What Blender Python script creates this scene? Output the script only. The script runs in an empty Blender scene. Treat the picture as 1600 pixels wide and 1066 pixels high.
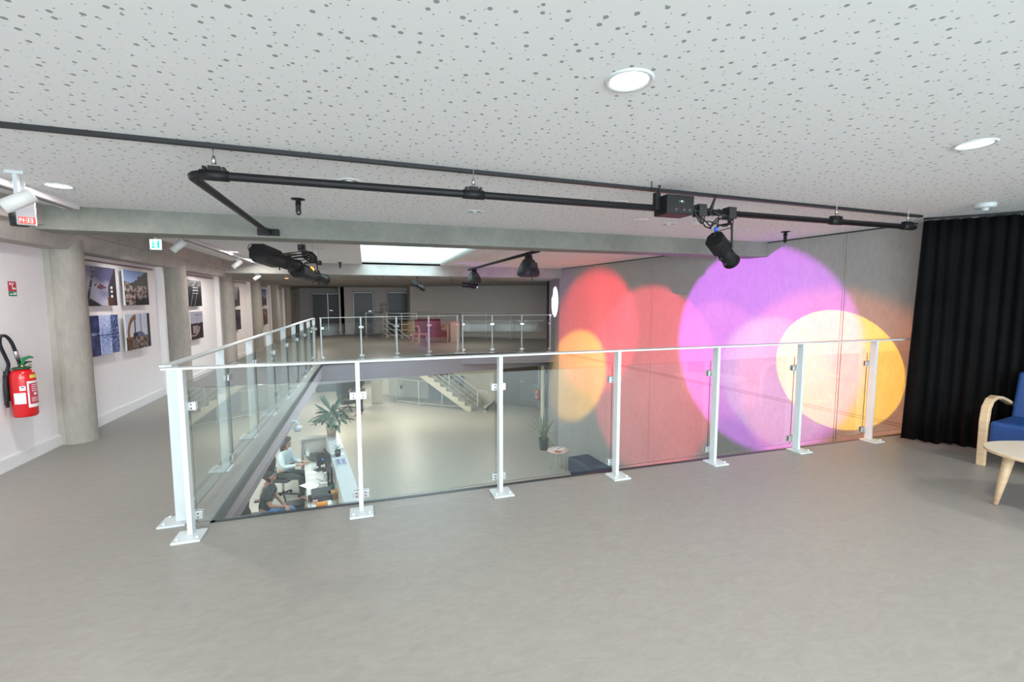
import bpy, bmesh, math, random
from mathutils import Vector, Matrix, noise
from mathutils.geometry import tessellate_polygon
random.seed(7)
PI = math.pi
C = bpy.context.scene.collection
SC = bpy.context.scene

# ------------------------------------------------------------------ camera, world, light, exposure
cam = bpy.data.cameras.new('camera')
cam.sensor_width = 36.0
cam.lens = 711.06 / 1600 * 36.0
cam.clip_start = 0.02
camo = bpy.data.objects.new('camera', cam)
camo.location = (0, 0, 1.52)
camo.rotation_euler = (PI / 2 - 0.088875, 0, -0.31792)
C.objects.link(camo)
SC.camera = camo
SC.view_settings.view_transform = 'Standard'
SC.view_settings.look = 'None'
SC.view_settings.gamma = 1
SC.view_settings.use_curve_mapping = False
SC.view_settings.exposure = 0.40
SC.cycles.use_denoising = True
SC.cycles.max_bounces = 10
SC.cycles.diffuse_bounces = 5
SC.cycles.glossy_bounces = 4
SC.cycles.transparent_max_bounces = 24
SC.cycles.sample_clamp_indirect = 6
SC.cycles.use_adaptive_sampling = True
w = bpy.data.worlds.new('daylight'); SC.world = w; w.use_nodes = True
w.node_tree.nodes['Background'].inputs[0].default_value = (0.72, 0.86, 1.0, 1)
w.node_tree.nodes['Background'].inputs[1].default_value = 1.3


def lamp(kind, name, loc, aim, power, color=(1, 1, 1), size=0.2, size_y=None, angle=60, blend=0.0, spread=180):
    l = bpy.data.lights.new(name, kind)
    l.energy = power; l.color = color
    if kind == 'AREA':
        l.shape = 'RECTANGLE' if size_y else 'DISK'
        l.size = size
        if size_y: l.size_y = size_y
        l.spread = math.radians(spread)
    elif kind == 'SPOT':
        l.spot_size = math.radians(angle); l.spot_blend = blend; l.shadow_soft_size = size
    o = bpy.data.objects.new(name, l)
    o.location = loc
    o.rotation_euler = (Vector(aim) - Vector(loc)).to_track_quat('-Z', 'Y').to_euler()
    C.objects.link(o)
    return o


LOW = -2.75           # lower floor
CEIL = 2.38
# daylight through the windows behind the photographer
for x in (-1.6, 1.4, 4.4):
    lamp('AREA', 'window_daylight', (x, -4.35, 1.45), (x, 5, 1.7), 165, (0.78, 0.92, 1.0), 2.4, 1.7)
# the luminous ceiling panel over the void
lamp('AREA', 'skylight_daylight', (0.92, 9.0, 2.44), (0.92, 9.0, 0), 150, (0.68, 0.92, 1.0), 1.7, 4.8, spread=140)
LIT = [(1.02, 1.63), (3.24, 1.67), (-2.14, 4.4), (-2.13, 9.3), (-2.10, 10.85)]
for x, y in LIT:
    lamp('AREA', 'downlight_or_fill', (x, y, CEIL - 0.012), (x, y, 0), 17, (1, 0.97, 0.93), 0.17)
for x, y in ((-1.6, -1.4), (1.2, -1.6), (4.0, -1.6), (5.4, 0.4), (-2.1, 1.2)):
    lamp('AREA', 'downlight_or_fill', (x, y, CEIL - 0.012), (x, y, 0), 22, (1, 0.96, 0.92), 0.17)
for x, y in ((-1.7, 14.0), (-1.7, 18.5), (0.6, 16.3), (3.6, 14.8)):  # added fill lamps without fittings, brightening the far hall and its columns
    lamp('AREA', 'downlight_or_fill', (x, y, 2.08), (x, y, 0), 24, (1, 0.92, 0.82), 0.17)
# lamps of the lower storey, in its ceiling
for x, y, p in ((-2.6, 6.5, 30), (-2.6, 9.5, 34), (-2.4, 12.5, 34), (-0.8, 15.2, 46), (1.6, 16.0, 42), (-1.2, 19.0, 55),
                (1.6, 18.6, 40), (4.2, 15.2, 22), (0.5, 22.3, 50)):
    lamp('AREA', 'lower_lamp', (x, y, -0.62 if y < 22.5 else -0.62), (x, y, LOW), p, (1, 0.93, 0.78), 0.35)
# exhibition track spots on the left wall
for sx, sy, ty in ((-2.30, 3.92, 3.75), (-2.3, 6.9, 7.4), (-2.3, 9.9, 10.4), (-2.3, 2.2, 3.2)):
    lamp('SPOT', 'track_spot_lamp', (sx - 0.03, sy - 0.02, 2.14), (-3.05, ty, 1.25), 26, (1, 0.95, 0.93), 0.03, angle=85, blend=0.8)

# ------------------------------------------------------------------ projected colour on the concrete wall
WP = Vector((5.91, 3.44, 0)); WU = Vector((-math.sin(math.radians(5)), math.cos(math.radians(5)), 0))


def wall_pt(s, z): return WP + WU * s + Vector((0, 0, z))


def beam(name, src, s, z, r, power, color, blend=0.06, size=0.004):
    t = wall_pt(s, z); d = (t - Vector(src)).length
    lamp('SPOT', name, src, t, power, color, size, angle=math.degrees(2 * math.atan(r / d)), blend=blend)


PR = [(-0.50, 5.95, 1.80), (-0.30, 5.80, 1.80)]
beam('yellow_projector', PR[1], 0.89, 0.64, 0.77, 3300, (1.0, 0.56, 0.0), 0.05)
beam('magenta_projector', PR[0], 2.12, 0.84, 1.62, 2250, (0.64, 0.10, 1.0), 0.16)
beam('rose_projector', PR[0], 2.75, 0.55, 1.05, 500, (1.0, 0.25, 0.30), 0.30)
beam('pale_projector', (0.3, 5.95, 2.0), 1.75, 0.38, 0.98, 520, (0.5, 1.0, 0.2), 0.35)
beam('orange_projector', (-0.3, 6.6, 1.95), 0.95, 0.32, 1.50, 1100, (1.0, 0.22, 0.0), 0.35)
beam('red_projector', (0.6, 6.2, 2.0), 6.35, 0.85, 1.62, 2500, (1.0, 0.02, 0.05), 0.45)
beam('dim_red_projector', (0.2, 5.95, 2.0), 4.45, 0.05, 1.95, 1600, (1.0, 0.05, 0.10), 0.22)
beam('amber_projector', (1.2, 6.2, 2.0), 7.2, -0.36, 1.20, 2900, (1.0, 0.50, 0.0), 0.35)
# violet wash on the far soffit and white disc on the turned end of the wall
lamp('SPOT', 'violet_projector', (1.2, 9.6, 1.9), (4.4, 11.9, 2.1), 70, (0.5, 0.06, 1.0), 0.02, angle=46, blend=0.8)
lamp('SPOT', 'white_projector', (1.7, 10.95, 1.9), (5.40, 12.25, 1.476), 2500, (1.0, 0.86, 1.0), 0.003, angle=2 * math.degrees(math.atan(0.45 / 3.95)), blend=0.03)

# ------------------------------------------------------------------ materials
MATS = {}


def mat(name, col, rough=0.5, metal=0.0, noise=0.0, nscale=8.0, bump=0.0, bscale=60.0, emit=None, estr=0.0, coat=0.0, stretch=None):
    if name in MATS: return MATS[name]
    m = bpy.data.materials.new(name); m.use_nodes = True
    nt = m.node_tree; N = nt.nodes; L = nt.links; b = N['Principled BSDF']
    b.inputs['Base Color'].default_value = (*col, 1)
    b.inputs['Roughness'].default_value = rough
    b.inputs['Metallic'].default_value = metal
    if coat: b.inputs['Coat Weight'].default_value = coat
    if emit:
        b.inputs['Emission Color'].default_value = (*emit, 1); b.inputs['Emission Strength'].default_value = estr
    tc = N.new('ShaderNodeTexCoord')
    src = tc.outputs['Object']
    if stretch:
        mp = N.new('ShaderNodeMapping'); mp.inputs['Scale'].default_value = stretch
        L.new(src, mp.inputs[0]); src = mp.outputs[0]
    n = N.new('ShaderNodeTexNoise'); n.inputs['Scale'].default_value = nscale; n.inputs['Detail'].default_value = 6
    L.new(src, n.inputs['Vector'])
    r = N.new('ShaderNodeMapRange'); r.inputs[1].default_value = 0.25; r.inputs[2].default_value = 0.75
    a = max(noise, 0.02)
    r.inputs[3].default_value = 1 - a; r.inputs[4].default_value = 1 + a
    L.new(n.outputs['Fac'], r.inputs[0])
    mx = N.new('ShaderNodeVectorMath'); mx.operation = 'SCALE'; mx.inputs[0].default_value = col
    L.new(r.outputs[0], mx.inputs['Scale']); L.new(mx.outputs[0], b.inputs['Base Color'])
    if bump:
        n2 = N.new('ShaderNodeTexNoise'); n2.inputs['Scale'].default_value = bscale; n2.inputs['Detail'].default_value = 4
        L.new(src, n2.inputs['Vector'])
        bp = N.new('ShaderNodeBump'); bp.inputs['Strength'].default_value = bump; bp.inputs['Distance'].default_value = 0.01
        L.new(n2.outputs['Fac'], bp.inputs['Height']); L.new(bp.outputs[0], b.inputs['Normal'])
    MATS[name] = m
    return m


def glass_mat(name, tint, edge=False):
    m = bpy.data.materials.new(name); m.use_nodes = True
    nt = m.node_tree; N = nt.nodes; L = nt.links; N.clear()
    o = N.new('ShaderNodeOutputMaterial'); mx = N.new('ShaderNodeMixShader')
    t = N.new('ShaderNodeBsdfTransparent'); t.inputs[0].default_value = (*tint, 1)
    g = N.new('ShaderNodeBsdfGlossy'); g.inputs['Roughness'].default_value = 0.0; g.inputs['Color'].default_value = (0.95, 1, 0.99, 1)
    f = N.new('ShaderNodeFresnel'); ge = N.new('ShaderNodeNewGeometry'); mi = N.new('ShaderNodeMix')   # same reflectance on both faces of the pane
    mi.inputs[2].default_value = 1.52; mi.inputs[3].default_value = 1 / 1.52
    L.new(ge.outputs['Backfacing'], mi.inputs[0]); L.new(mi.outputs[0], f.inputs['IOR'])
    L.new(f.outputs[0], mx.inputs[0]); L.new(t.outputs[0], mx.inputs[1]); L.new(g.outputs[0], mx.inputs[2]); L.new(mx.outputs[0], o.inputs[0])
    MATS[name] = m
    return m


def attr_mat(name, rough=0.35):
    m = bpy.data.materials.new(name); m.use_nodes = True
    b = m.node_tree.nodes['Principled BSDF']; b.inputs['Roughness'].default_value = rough
    a = m.node_tree.nodes.new('ShaderNodeVertexColor'); a.layer_name = 'Col'
    m.node_tree.links.new(a.outputs[0], b.inputs['Base Color'])
    MATS[name] = m
    return m


def perforated():
    m = bpy.data.materials.new('perforated_plaster'); m.use_nodes = True
    nt = m.node_tree; N = nt.nodes; L = nt.links; b = N['Principled BSDF']
    b.inputs['Roughness'].default_value = 0.85
    tc = N.new('ShaderNodeTexCoord')
    masks = []
    for sc, rad, off in ((12.0, 0.115, 0.0), (17.0, 0.062, 3.7)):
        mp = N.new('ShaderNodeMapping'); mp.inputs['Location'].default_value = (off, off * 1.7, 0); mp.inputs['Scale'].default_value = (1, 1, 0)
        v = N.new('ShaderNodeTexVoronoi'); v.voronoi_dimensions = '2D'; v.inputs['Scale'].default_value = sc; v.inputs['Randomness'].default_value = 0.85
        L.new(tc.outputs['Object'], mp.inputs[0]); L.new(mp.outputs[0], v.inputs['Vector'])
        # hole radius differs from cell to cell
        sp = N.new('ShaderNodeSeparateColor'); L.new(v.outputs['Color'], sp.inputs[0])
        rr = N.new('ShaderNodeMapRange'); rr.inputs[3].default_value = rad * 0.55; rr.inputs[4].default_value = rad
        L.new(sp.outputs[0], rr.inputs[0])
        lt = N.new('ShaderNodeMath'); lt.operation = 'LESS_THAN'
        L.new(v.outputs['Distance'], lt.inputs[0]); L.new(rr.outputs[0], lt.inputs[1]); masks.append(lt.outputs[0])
    a1 = N.new('ShaderNodeMath'); a1.operation = 'MAXIMUM'; L.new(masks[0], a1.inputs[0]); L.new(masks[1], a1.inputs[1])
    a2 = a1
    mx = N.new('ShaderNodeMix'); mx.data_type = 'RGBA'
    mx.inputs[6].default_value = (0.79, 0.81, 0.81, 1); mx.inputs[7].default_value = (0.30, 0.31, 0.31, 1)
    L.new(a2.outputs[0], mx.inputs[0]); L.new(mx.outputs[2], b.inputs['Base Color'])
    MATS['perforated_plaster'] = m
    return m


def concrete(name, col, streak=False, c=1.0):
    m = bpy.data.materials.new(name); m.use_nodes = True
    nt = m.node_tree; N = nt.nodes; L = nt.links; b = N['Principled BSDF']; b.inputs['Roughness'].default_value = 0.8
    tc = N.new('ShaderNodeTexCoord')
    mp = N.new('ShaderNodeMapping'); mp.inputs['Scale'].default_value = (1, 1, 0.45) if streak else (1, 1, 1)
    L.new(tc.outputs['Object'], mp.inputs[0])
    n1 = N.new('ShaderNodeTexNoise'); n1.inputs['Scale'].default_value = 1.7; n1.inputs['Detail'].default_value = 8; n1.inputs['Roughness'].default_value = 0.62
    n2 = N.new('ShaderNodeTexNoise'); n2.inputs['Scale'].default_value = 24; n2.inputs['Detail'].default_value = 4
    v = N.new('ShaderNodeTexVoronoi'); v.inputs['Scale'].default_value = 13
    for q in (n1, n2, v): L.new(mp.outputs[0], q.inputs['Vector'])
    r = N.new('ShaderNodeValToRGB')
    r.color_ramp.elements[0].position = 0.3; r.color_ramp.elements[0].color = (col[0] * (1 - .26 * c), col[1] * (1 - .24 * c), col[2] * (1 - .26 * c), 1)
    r.color_ramp.elements[1].position = 0.72; r.color_ramp.elements[1].color = (col[0] * (1 + .16 * c), col[1] * (1 + .14 * c), col[2] * (1 + .12 * c), 1)
    L.new(n1.outputs['Fac'], r.inputs[0])
    r2 = N.new('ShaderNodeMapRange'); r2.inputs[1].default_value = .3; r2.inputs[2].default_value = .7; r2.inputs[3].default_value = .93; r2.inputs[4].default_value = 1.05
    L.new(n2.outputs['Fac'], r2.inputs[0])
    lt = N.new('ShaderNodeMath'); lt.operation = 'GREATER_THAN'; lt.inputs[1].default_value = 0.035; L.new(v.outputs['Distance'], lt.inputs[0])
    mr = N.new('ShaderNodeMapRange'); mr.inputs[3].default_value = .72; mr.inputs[4].default_value = 1; L.new(lt.outputs[0], mr.inputs[0])
    mu = N.new('ShaderNodeMath'); mu.operation = 'MULTIPLY'; L.new(r2.outputs[0], mu.inputs[0]); L.new(mr.outputs[0], mu.inputs[1])
    vm = N.new('ShaderNodeVectorMath'); vm.operation = 'SCALE'; L.new(r.outputs[0], vm.inputs[0]); L.new(mu.outputs[0], vm.inputs['Scale'])
    L.new(vm.outputs[0], b.inputs['Base Color'])
    bp = N.new('ShaderNodeBump'); bp.inputs['Strength'].default_value = 0.15; bp.inputs['Distance'].default_value = 0.01
    L.new(n2.outputs['Fac'], bp.inputs['Height']); L.new(bp.outputs[0], b.inputs['Normal'])
    MATS[name] = m
    return m


def linoleum(name, c0, c1):
    m = bpy.data.materials.new(name); m.use_nodes = True
    nt = m.node_tree; N = nt.nodes; L = nt.links; b = N['Principled BSDF']
    b.inputs['Roughness'].default_value = 0.42
    b.inputs['Specular IOR Level'].default_value = 0.4
    tc = N.new('ShaderNodeTexCoord')
    mp = N.new('ShaderNodeMapping'); mp.inputs['Scale'].default_value = (1, 2.2, 1); mp.inputs['Rotation'].default_value = (0, 0, 0.5)
    L.new(tc.outputs['Object'], mp.inputs[0])
    n1 = N.new('ShaderNodeTexNoise'); n1.inputs['Scale'].default_value = 9; n1.inputs['Detail'].default_value = 9; n1.inputs['Roughness'].default_value = 0.7
    n1.inputs['Distortion'].default_value = 1.2
    L.new(mp.outputs[0], n1.inputs['Vector'])
    r = N.new('ShaderNodeValToRGB')
    r.color_ramp.elements[0].position = 0.32; r.color_ramp.elements[0].color = (*c0, 1)
    r.color_ramp.elements[1].position = 0.66; r.color_ramp.elements[1].color = (*c1, 1)
    L.new(n1.outputs['Fac'], r.inputs[0]); L.new(r.outputs[0], b.inputs['Base Color'])
    mr = N.new('ShaderNodeMapRange'); mr.inputs[3].default_value = .36; mr.inputs[4].default_value = .5
    L.new(n1.outputs['Fac'], mr.inputs[0]); L.new(mr.outputs[0], b.inputs['Roughness'])
    MATS[name] = m
    return m


PERF = perforated()
PLASTER = mat('smooth_white_plaster', (0.74, 0.735, 0.73), 0.8, noise=0.02)
CONC = concrete('beam_concrete', (0.245, 0.25, 0.225))
CONCW = concrete('wall_concrete', (0.40, 0.385, 0.37), True, .25)
CONCC = concrete('column_concrete', (0.39, 0.36, 0.32), True)
FLOOR = linoleum('grey_linoleum', (0.258, 0.240, 0.216), (0.304, 0.286, 0.260))
LFLOOR = linoleum('pale_linoleum', (0.32, 0.31, 0.27), (0.38, 0.37, 0.32))
WHITE = mat('wall_paint_white', (0.80, 0.775, 0.775), 0.75, noise=0.015)
OFFW = mat('wall_paint_beige', (0.46, 0.44, 0.42), 0.75, noise=0.02)
BEIGE = mat('lower_wall_beige', (0.60, 0.59, 0.50), 0.7, noise=0.03)
FASCIA = mat('slab_edge_paint', (0.26, 0.25, 0.27), 0.6, noise=0.04, nscale=3)
RUBBER = mat('dark_edge_strip', (0.03, 0.035, 0.04), 0.4)
WMETAL = mat('white_powder_coat', (0.60, 0.65, 0.655), 0.32, noise=0.01)
CLAMPM = mat('brushed_steel', (0.62, 0.63, 0.63), 0.3, 0.75)
STEEL = mat('bare_steel', (0.6, 0.6, 0.6), 0.25, 1.0)
BLACKM = mat('black_powder_coat', (0.010, 0.010, 0.011), 0.5, noise=0.1)
BLACKP = mat('black_plastic', (0.022, 0.023, 0.025), 0.5)
GLASS = glass_mat('rail_glass', (0.955, 0.975, 0.97))
GEDGE = mat('glass_edge_green', (0.05, 0.085, 0.08), 0.15)
CURT = mat('black_curtain_cloth', (0.0055, 0.0055, 0.006), 0.95, noise=0.3, nscale=3)
WOOD = mat('beech_wood', (0.62, 0.44, 0.27), 0.42, noise=0.13, nscale=5, stretch=(1, 1, 9))
BLUE = mat('blue_leatherette', (0.012, 0.055, 0.20), 0.38, noise=0.05, bump=0.15, bscale=250)
REDF = mat('dark_red_fabric', (0.10, 0.006, 0.014), 0.6)
REDM = mat('extinguisher_red', (0.60, 0.008, 0.012), 0.22, coat=0.4)
EMITW = mat('lamp_diffuser', (1, 1, 1), 0.5, emit=(1, 0.99, 0.96), estr=3.0)
EMITS = mat('luminous_panel', (1, 1, 1), 0.5, emit=(0.62, 0.90, 0.93), estr=1.0)
DARKD = mat('dark_door', (0.035, 0.03, 0.027), 0.4, noise=0.1)
DGREY = mat('dark_grey_plastic', (0.06, 0.062, 0.065), 0.5)
SLATE = mat('slate_panel', (0.10, 0.13, 0.15), 0.5)
PAPER = mat('white_paper', (0.8, 0.8, 0.79), 0.7)
LEAF = mat('glossy_green_leaf', (0.025, 0.085, 0.04), 0.35, noise=0.3, nscale=14)
LEAF2 = mat('sword_leaf', (0.10, 0.16, 0.07), 0.45, noise=0.3, nscale=20)
SOIL = mat('potting_soil', (0.03, 0.022, 0.016), 0.95)


CURT.node_tree.nodes['Principled BSDF'].inputs['Specular IOR Level'].default_value = 0.08
for _m in (BLACKM, BLACKP): _m.node_tree.nodes['Principled BSDF'].inputs['Specular IOR Level'].default_value = 0.3


# ------------------------------------------------------------------ mesh helpers
class MB:
    def __init__(s): s.v = []; s.f = []; s.m = []; s.sm = []

    def add(s, vs, fs, mi=0, smooth=False):
        k = len(s.v); s.v += [tuple(p) for p in vs]
        for f in fs: s.f.append([i + k for i in f]); s.m.append(mi); s.sm.append(smooth)
        return s

    def box(s, x0, x1, y0, y1, z0, z1, mi=0, M=None):
        vs = [Vector(p) for p in ((x0, y0, z0), (x1, y0, z0), (x1, y1, z0), (x0, y1, z0), (x0, y0, z1), (x1, y0, z1), (x1, y1, z1), (x0, y1, z1))]
        if M: vs = [M @ p for p in vs]
        return s.add(vs, [(0, 3, 2, 1), (4, 5, 6, 7), (0, 1, 5, 4), (1, 2, 6, 5), (2, 3, 7, 6), (3, 0, 4, 7)], mi)

    def tube(s, path, r, n=10, mi=0, caps=True, flat=1.0):
        path = [Vector(p) for p in path]; rs = r if isinstance(r, (list, tuple)) else [r] * len(path)
        rings = []; up = None
        for i, p in enumerate(path):
            t = (path[min(i + 1, len(path) - 1)] - path[max(i - 1, 0)])
            t = t.normalized() if t.length > 1e-9 else Vector((0, 0, 1))
            if up is None:
                up = Vector((0, 0, 1)) if abs(t.z) < 0.9 else Vector((1, 0, 0))
            a = t.cross(up)
            if a.length < 1e-6: a = t.cross(Vector((1, 0.1, 0)))
            a.normalize(); b = a.cross(t).normalized(); up = b
            rings.append([p + (a * math.cos(2 * PI * k / n) + b * math.sin(2 * PI * k / n) * flat) * rs[i] for k in range(n)])
        vs = [q for rr in rings for q in rr]; fs = []
        for i in range(len(path) - 1):
            for k in range(n):
                fs.append((i * n + k, i * n + (k + 1) % n, (i + 1) * n + (k + 1) % n, (i + 1) * n + k))
        s.add(vs, fs, mi, n > 6)
        if caps:
            s.add(rings[0], [list(range(n))[::-1]], mi); s.add(rings[-1], [list(range(n))], mi)
        return s

    def lathe(s, prof, c=(0, 0, 0), n=24, mi=0, M=None, smooth=True):
        c = Vector(c); vs = []
        for r, z in prof:
            for k in range(n):
                p = Vector((r * math.cos(2 * PI * k / n), r * math.sin(2 * PI * k / n), z))
                if M: p = M @ p
                vs.append(p + c)
        fs = []
        for i in range(len(prof) - 1):
            for k in range(n):
                fs.append((i * n + k, i * n + (k + 1) % n, (i + 1) * n + (k + 1) % n, (i + 1) * n + k))
        s.add(vs, fs, mi, smooth)
        if prof[0][0] > 1e-6: s.add(vs[:n], [list(range(n))[::-1]], mi)
        if prof[-1][0] > 1e-6: s.add(vs[-n:], [list(range(n))], mi)
        return s

    def prism(s, poly, z0, z1, mi=0, mt=None, holes=(), M=None):
        """polygon in xy extruded in z; holes allowed"""
        loops = [list(poly)] + [list(h) for h in holes]
        tri = tessellate_polygon([[Vector((p[0], p[1], 0)) for p in l] for l in loops])
        flat = [p for l in loops for p in l]; n = len(flat)
        vs = [Vector((p[0], p[1], z0)) for p in flat] + [Vector((p[0], p[1], z1)) for p in flat]
        if M: vs = [M @ p for p in vs]
        fs = []; ms = []
        for t in tri:
            a, b, c = t
            ar = (flat[b][0] - flat[a][0]) * (flat[c][1] - flat[a][1]) - (flat[c][0] - flat[a][0]) * (flat[b][1] - flat[a][1])
            if ar < 0: b, c = c, b
            fs.append((a, c, b)); fs.append((a + n, b + n, c + n))
        s.add(vs, fs, mi)
        k = 0
        for l in loops:
            m_ = len(l); q = [(k + i, k + (i + 1) % m_, n + k + (i + 1) % m_, n + k + i) for i in range(m_)]
            s.add(vs, q, mi if mt is None else mt); k += m_
        return s

    def build(s, name, mats, parent=None, loc=None, bevel=0, seg=2, smooth=False):
        me = bpy.data.meshes.new(name); me.from_pydata(s.v, [], s.f)
        if not isinstance(mats, (list, tuple)): mats = [mats]
        for m in mats: me.materials.append(m)
        for i, p in enumerate(me.polygons): p.material_index = s.m[i]; p.use_smooth = s.sm[i] or smooth
        bm = bmesh.new(); bm.from_mesh(me); bmesh.ops.remove_doubles(bm, verts=bm.verts, dist=1e-5)
        bmesh.ops.recalc_face_normals(bm, faces=bm.faces); bm.to_mesh(me); bm.free()
        o = bpy.data.objects.new(name, me); C.objects.link(o)
        if parent: o.parent = parent
        if loc is not None: o.location = loc
        if bevel:
            b = o.modifiers.new('soft_edges', 'BEVEL'); b.width = bevel; b.segments = seg; b.limit_method = 'ANGLE'
        return o


def smooth_path(pts, m=5):
    P = [Vector(p) for p in pts]; out = []
    for i in range(len(P) - 1):
        a = P[max(i - 1, 0)]; b = P[i]; c = P[i + 1]; d = P[min(i + 2, len(P) - 1)]
        for j in range(m):
            t = j / m
            out.append(.5 * ((2 * b) + (-a + c) * t + (2 * a - 5 * b + 4 * c - d) * t * t + (-a + 3 * b - 3 * c + d) * t ** 3))
    return out + [P[-1]]


def tag(o, label, cat=None, group=None, kind=None):
    if label: o['label'] = label
    if cat: o['category'] = cat
    if group: o['group'] = group
    if kind: o['kind'] = kind
    return o


def empty(name, loc=(0, 0, 0), rz=0, label=None, cat=None, group=None):
    o = bpy.data.objects.new(name, None); o.empty_display_size = 0.1
    o.location = loc; o.rotation_euler = (0, 0, rz); C.objects.link(o)
    return tag(o, label, cat, group)


def struct(o, label=None): return tag(o, label, kind='structure')


def copy_tree(o, parent=None):
    c = o.copy(); C.objects.link(c)
    if parent: c.parent = parent
    for ch in list(o.children): copy_tree(ch, c)
    return c


def basis(o, x, y, z=(0, 0, 1)):
    x = Vector(x); y = Vector(y); z = Vector(z); o = Vector(o)
    return Matrix(((x.x, y.x, z.x, o.x), (x.y, y.y, z.y, o.y), (x.z, y.z, z.z, o.z), (0, 0, 0, 1)))


def aim_matrix(src, dst):
    d = (Vector(dst) - Vector(src)).normalized()
    q = d.to_track_quat('Z', 'Y')
    return Matrix.Translation(Vector(src)) @ q.to_matrix().to_4x4()


def wall_slab(name, p, q, z0, z1, th, m, holes=()):
    """vertical wall from p to q (xy), thickness to the left of p->q; holes as (s0,s1,z0,z1)"""
    p = Vector((p[0], p[1], 0)); q = Vector((q[0], q[1], 0)); d = (q - p); L = d.length; d.normalize(); n = Vector((-d.y, d.x, 0))
    M = basis(p, d, (0, 0, 1), n)
    mb = MB(); mb.prism([(0, z0), (L, z0), (L, z1), (0, z1)], 0, th, holes=[[(a, c), (b, c), (b, e), (a, e)] for a, b, c, e in holes], M=M)
    return struct(mb.build(name, m))


# ------------------------------------------------------------------ floors, slabs
void = [(-1.03, 3.49), (6.02, 3.42), (5.32, 11.61), (5.47, 12.32), (2.65, 12.74), (-0.98, 11.96)]
sh = Vector((2.04, 18.36, 0)); sd = Vector((-.8, .6, 0)); sn = Vector((.6, .8, 0))
hole2 = [tuple((sh + sd * a + sn * b)[:2]) for a, b in ((0, 0.05), (2.3, 0.05), (2.3, 1.25), (0, 1.25))]
outer = [(-3.1, -4.6), (8.2, -4.6), (8.2, 26), (-3.1, 26)]
mb = MB(); mb.prism(outer, -0.03, 0, holes=[void, hole2])
struct(mb.build('floor', FLOOR), 'grey linoleum floor of the upper storey around the open void')
mb = MB(); mb.prism([(-3.1, -4.6), (8.2, -4.6), (8.2, 26), (-3.1, 26)], -0.30, -0.031, holes=[void, hole2])
struct(mb.build('floor_slab', FASCIA))
mb = MB(); mb.prism([(-8, -5), (9, -5), (9, 30), (-8, 30)], LOW - 0.1, LOW)
struct(mb.build('floor_lower', LFLOOR), 'pale linoleum floor of the lower storey')


def edge_strip(name, p, q, n, z0, z1, th, m):
    p = Vector((p[0], p[1], 0)); q = Vector((q[0], q[1], 0)); d = (q - p).normalized(); n = Vector((n[0], n[1], 0)).normalized()
    L = (q - p).length
    mb = MB().box(0, L, 0, th, z0, z1, M=basis(p, d, n))
    return struct(mb.build(name, m))


# dark rubber nosing along the void
edge_strip('trim_1', (-1.03, 3.49), (5.905, 3.42), (0.01, 1), -0.035, 0.004, 0.035, RUBBER)
edge_strip('trim_2', (-1.03, 3.49), (-0.98, 11.96), (1, 0), -0.07, 0.004, 0.03, RUBBER)
edge_strip('trim_3', (-0.98, 11.96), (2.65, 12.74), (0.2, -1), -0.05, 0.004, 0.03, RUBBER)
edge_strip('trim_4', (2.65, 12.74), (5.36, 12.31), (-0.15, -1), -0.05, 0.004, 0.03, RUBBER)
# painted slab edges: left one deepens away from the camera, far one is a deep beam running on behind the thin slab
mb = MB()
a, b = (-1.03, 3.5), (-0.98, 11.96)
vs = [(a[0] - .25, a[1], -.03), (a[0] + .012, a[1], -.03), (a[0] + .012, a[1], -.17), (a[0] - .25, a[1], -.17),
      (b[0] - .25, b[1], -.03), (b[0] + .012, b[1], -.03), (b[0] + .012, b[1], -.38), (b[0] - .25, b[1], -.38)]
mb.add(vs, [(0, 1, 2, 3), (4, 7, 6, 5), (0, 4, 5, 1), (1, 5, 6, 2), (2, 6, 7, 3), (3, 7, 4, 0)])
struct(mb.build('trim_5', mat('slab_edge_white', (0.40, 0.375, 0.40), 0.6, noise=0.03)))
edge_strip('beam_far_edge', (-1.2, 11.915), (7.2, 13.72), (-0.21, 1), -0.54, -0.03, 0.35, FASCIA)
edge_strip('trim_6', (2.65, 12.73), (5.36, 12.30), (0.15, 1), -0.22, -0.03, 0.3, FASCIA)
edge_strip('trim_7', (-1.03, 3.48), (5.90, 3.41), (0, -1), -0.32, -0.03, 0.2, FASCIA)

# ------------------------------------------------------------------ ceiling
sky = [(-0.01, 6.5), (1.85, 6.5), (1.88, 11.44), (0.03, 11.44)]
mb = MB(); mb.prism([(-3.1, -4.6), (8.2, -4.6), (8.2, 5.5), (-3.1, 5.5)], CEIL, CEIL + 0.04)
struct(mb.build('ceiling', PERF), 'white perforated plaster ceiling with scattered round holes')
mb = MB(); mb.prism([(-3.1, 5.5), (8.2, 5.5), (8.2, 11.5), (-3.1, 11.5)], CEIL, CEIL + 0.04, holes=[sky])
struct(mb.build('ceiling_void', PLASTER), 'smooth white ceiling over the void behind the beam')
mb = MB()
for (x0, y0), (x1, y1) in zip(sky, sky[1:] + sky[:1]):
    mb.add([(x0, y0, CEIL), (x1, y1, CEIL), (x1, y1, CEIL + .1), (x0, y0, CEIL + .1)], [(0, 1, 2, 3)])
struct(mb.build('trim_8', PLASTER))
mb = MB(); mb.prism([(-.05, 6.45), (1.92, 6.45), (1.92, 11.48), (-.05, 11.48)], CEIL + .08, CEIL + .1)
tag(mb.build('light_panel', EMITS), 'large glowing pale blue rectangular ceiling light panel above the void', 'light panel')
mb = MB(); mb.prism([(-3.1, 11.9), (8.2, 11.9), (8.2, 26), (-3.1, 26)], 2.12, 2.5)
struct(mb.build('ceiling_back', concrete('back_soffit_concrete', (0.34, 0.33, 0.32))), 'plain grey ceiling at the far end of the hall')

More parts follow.
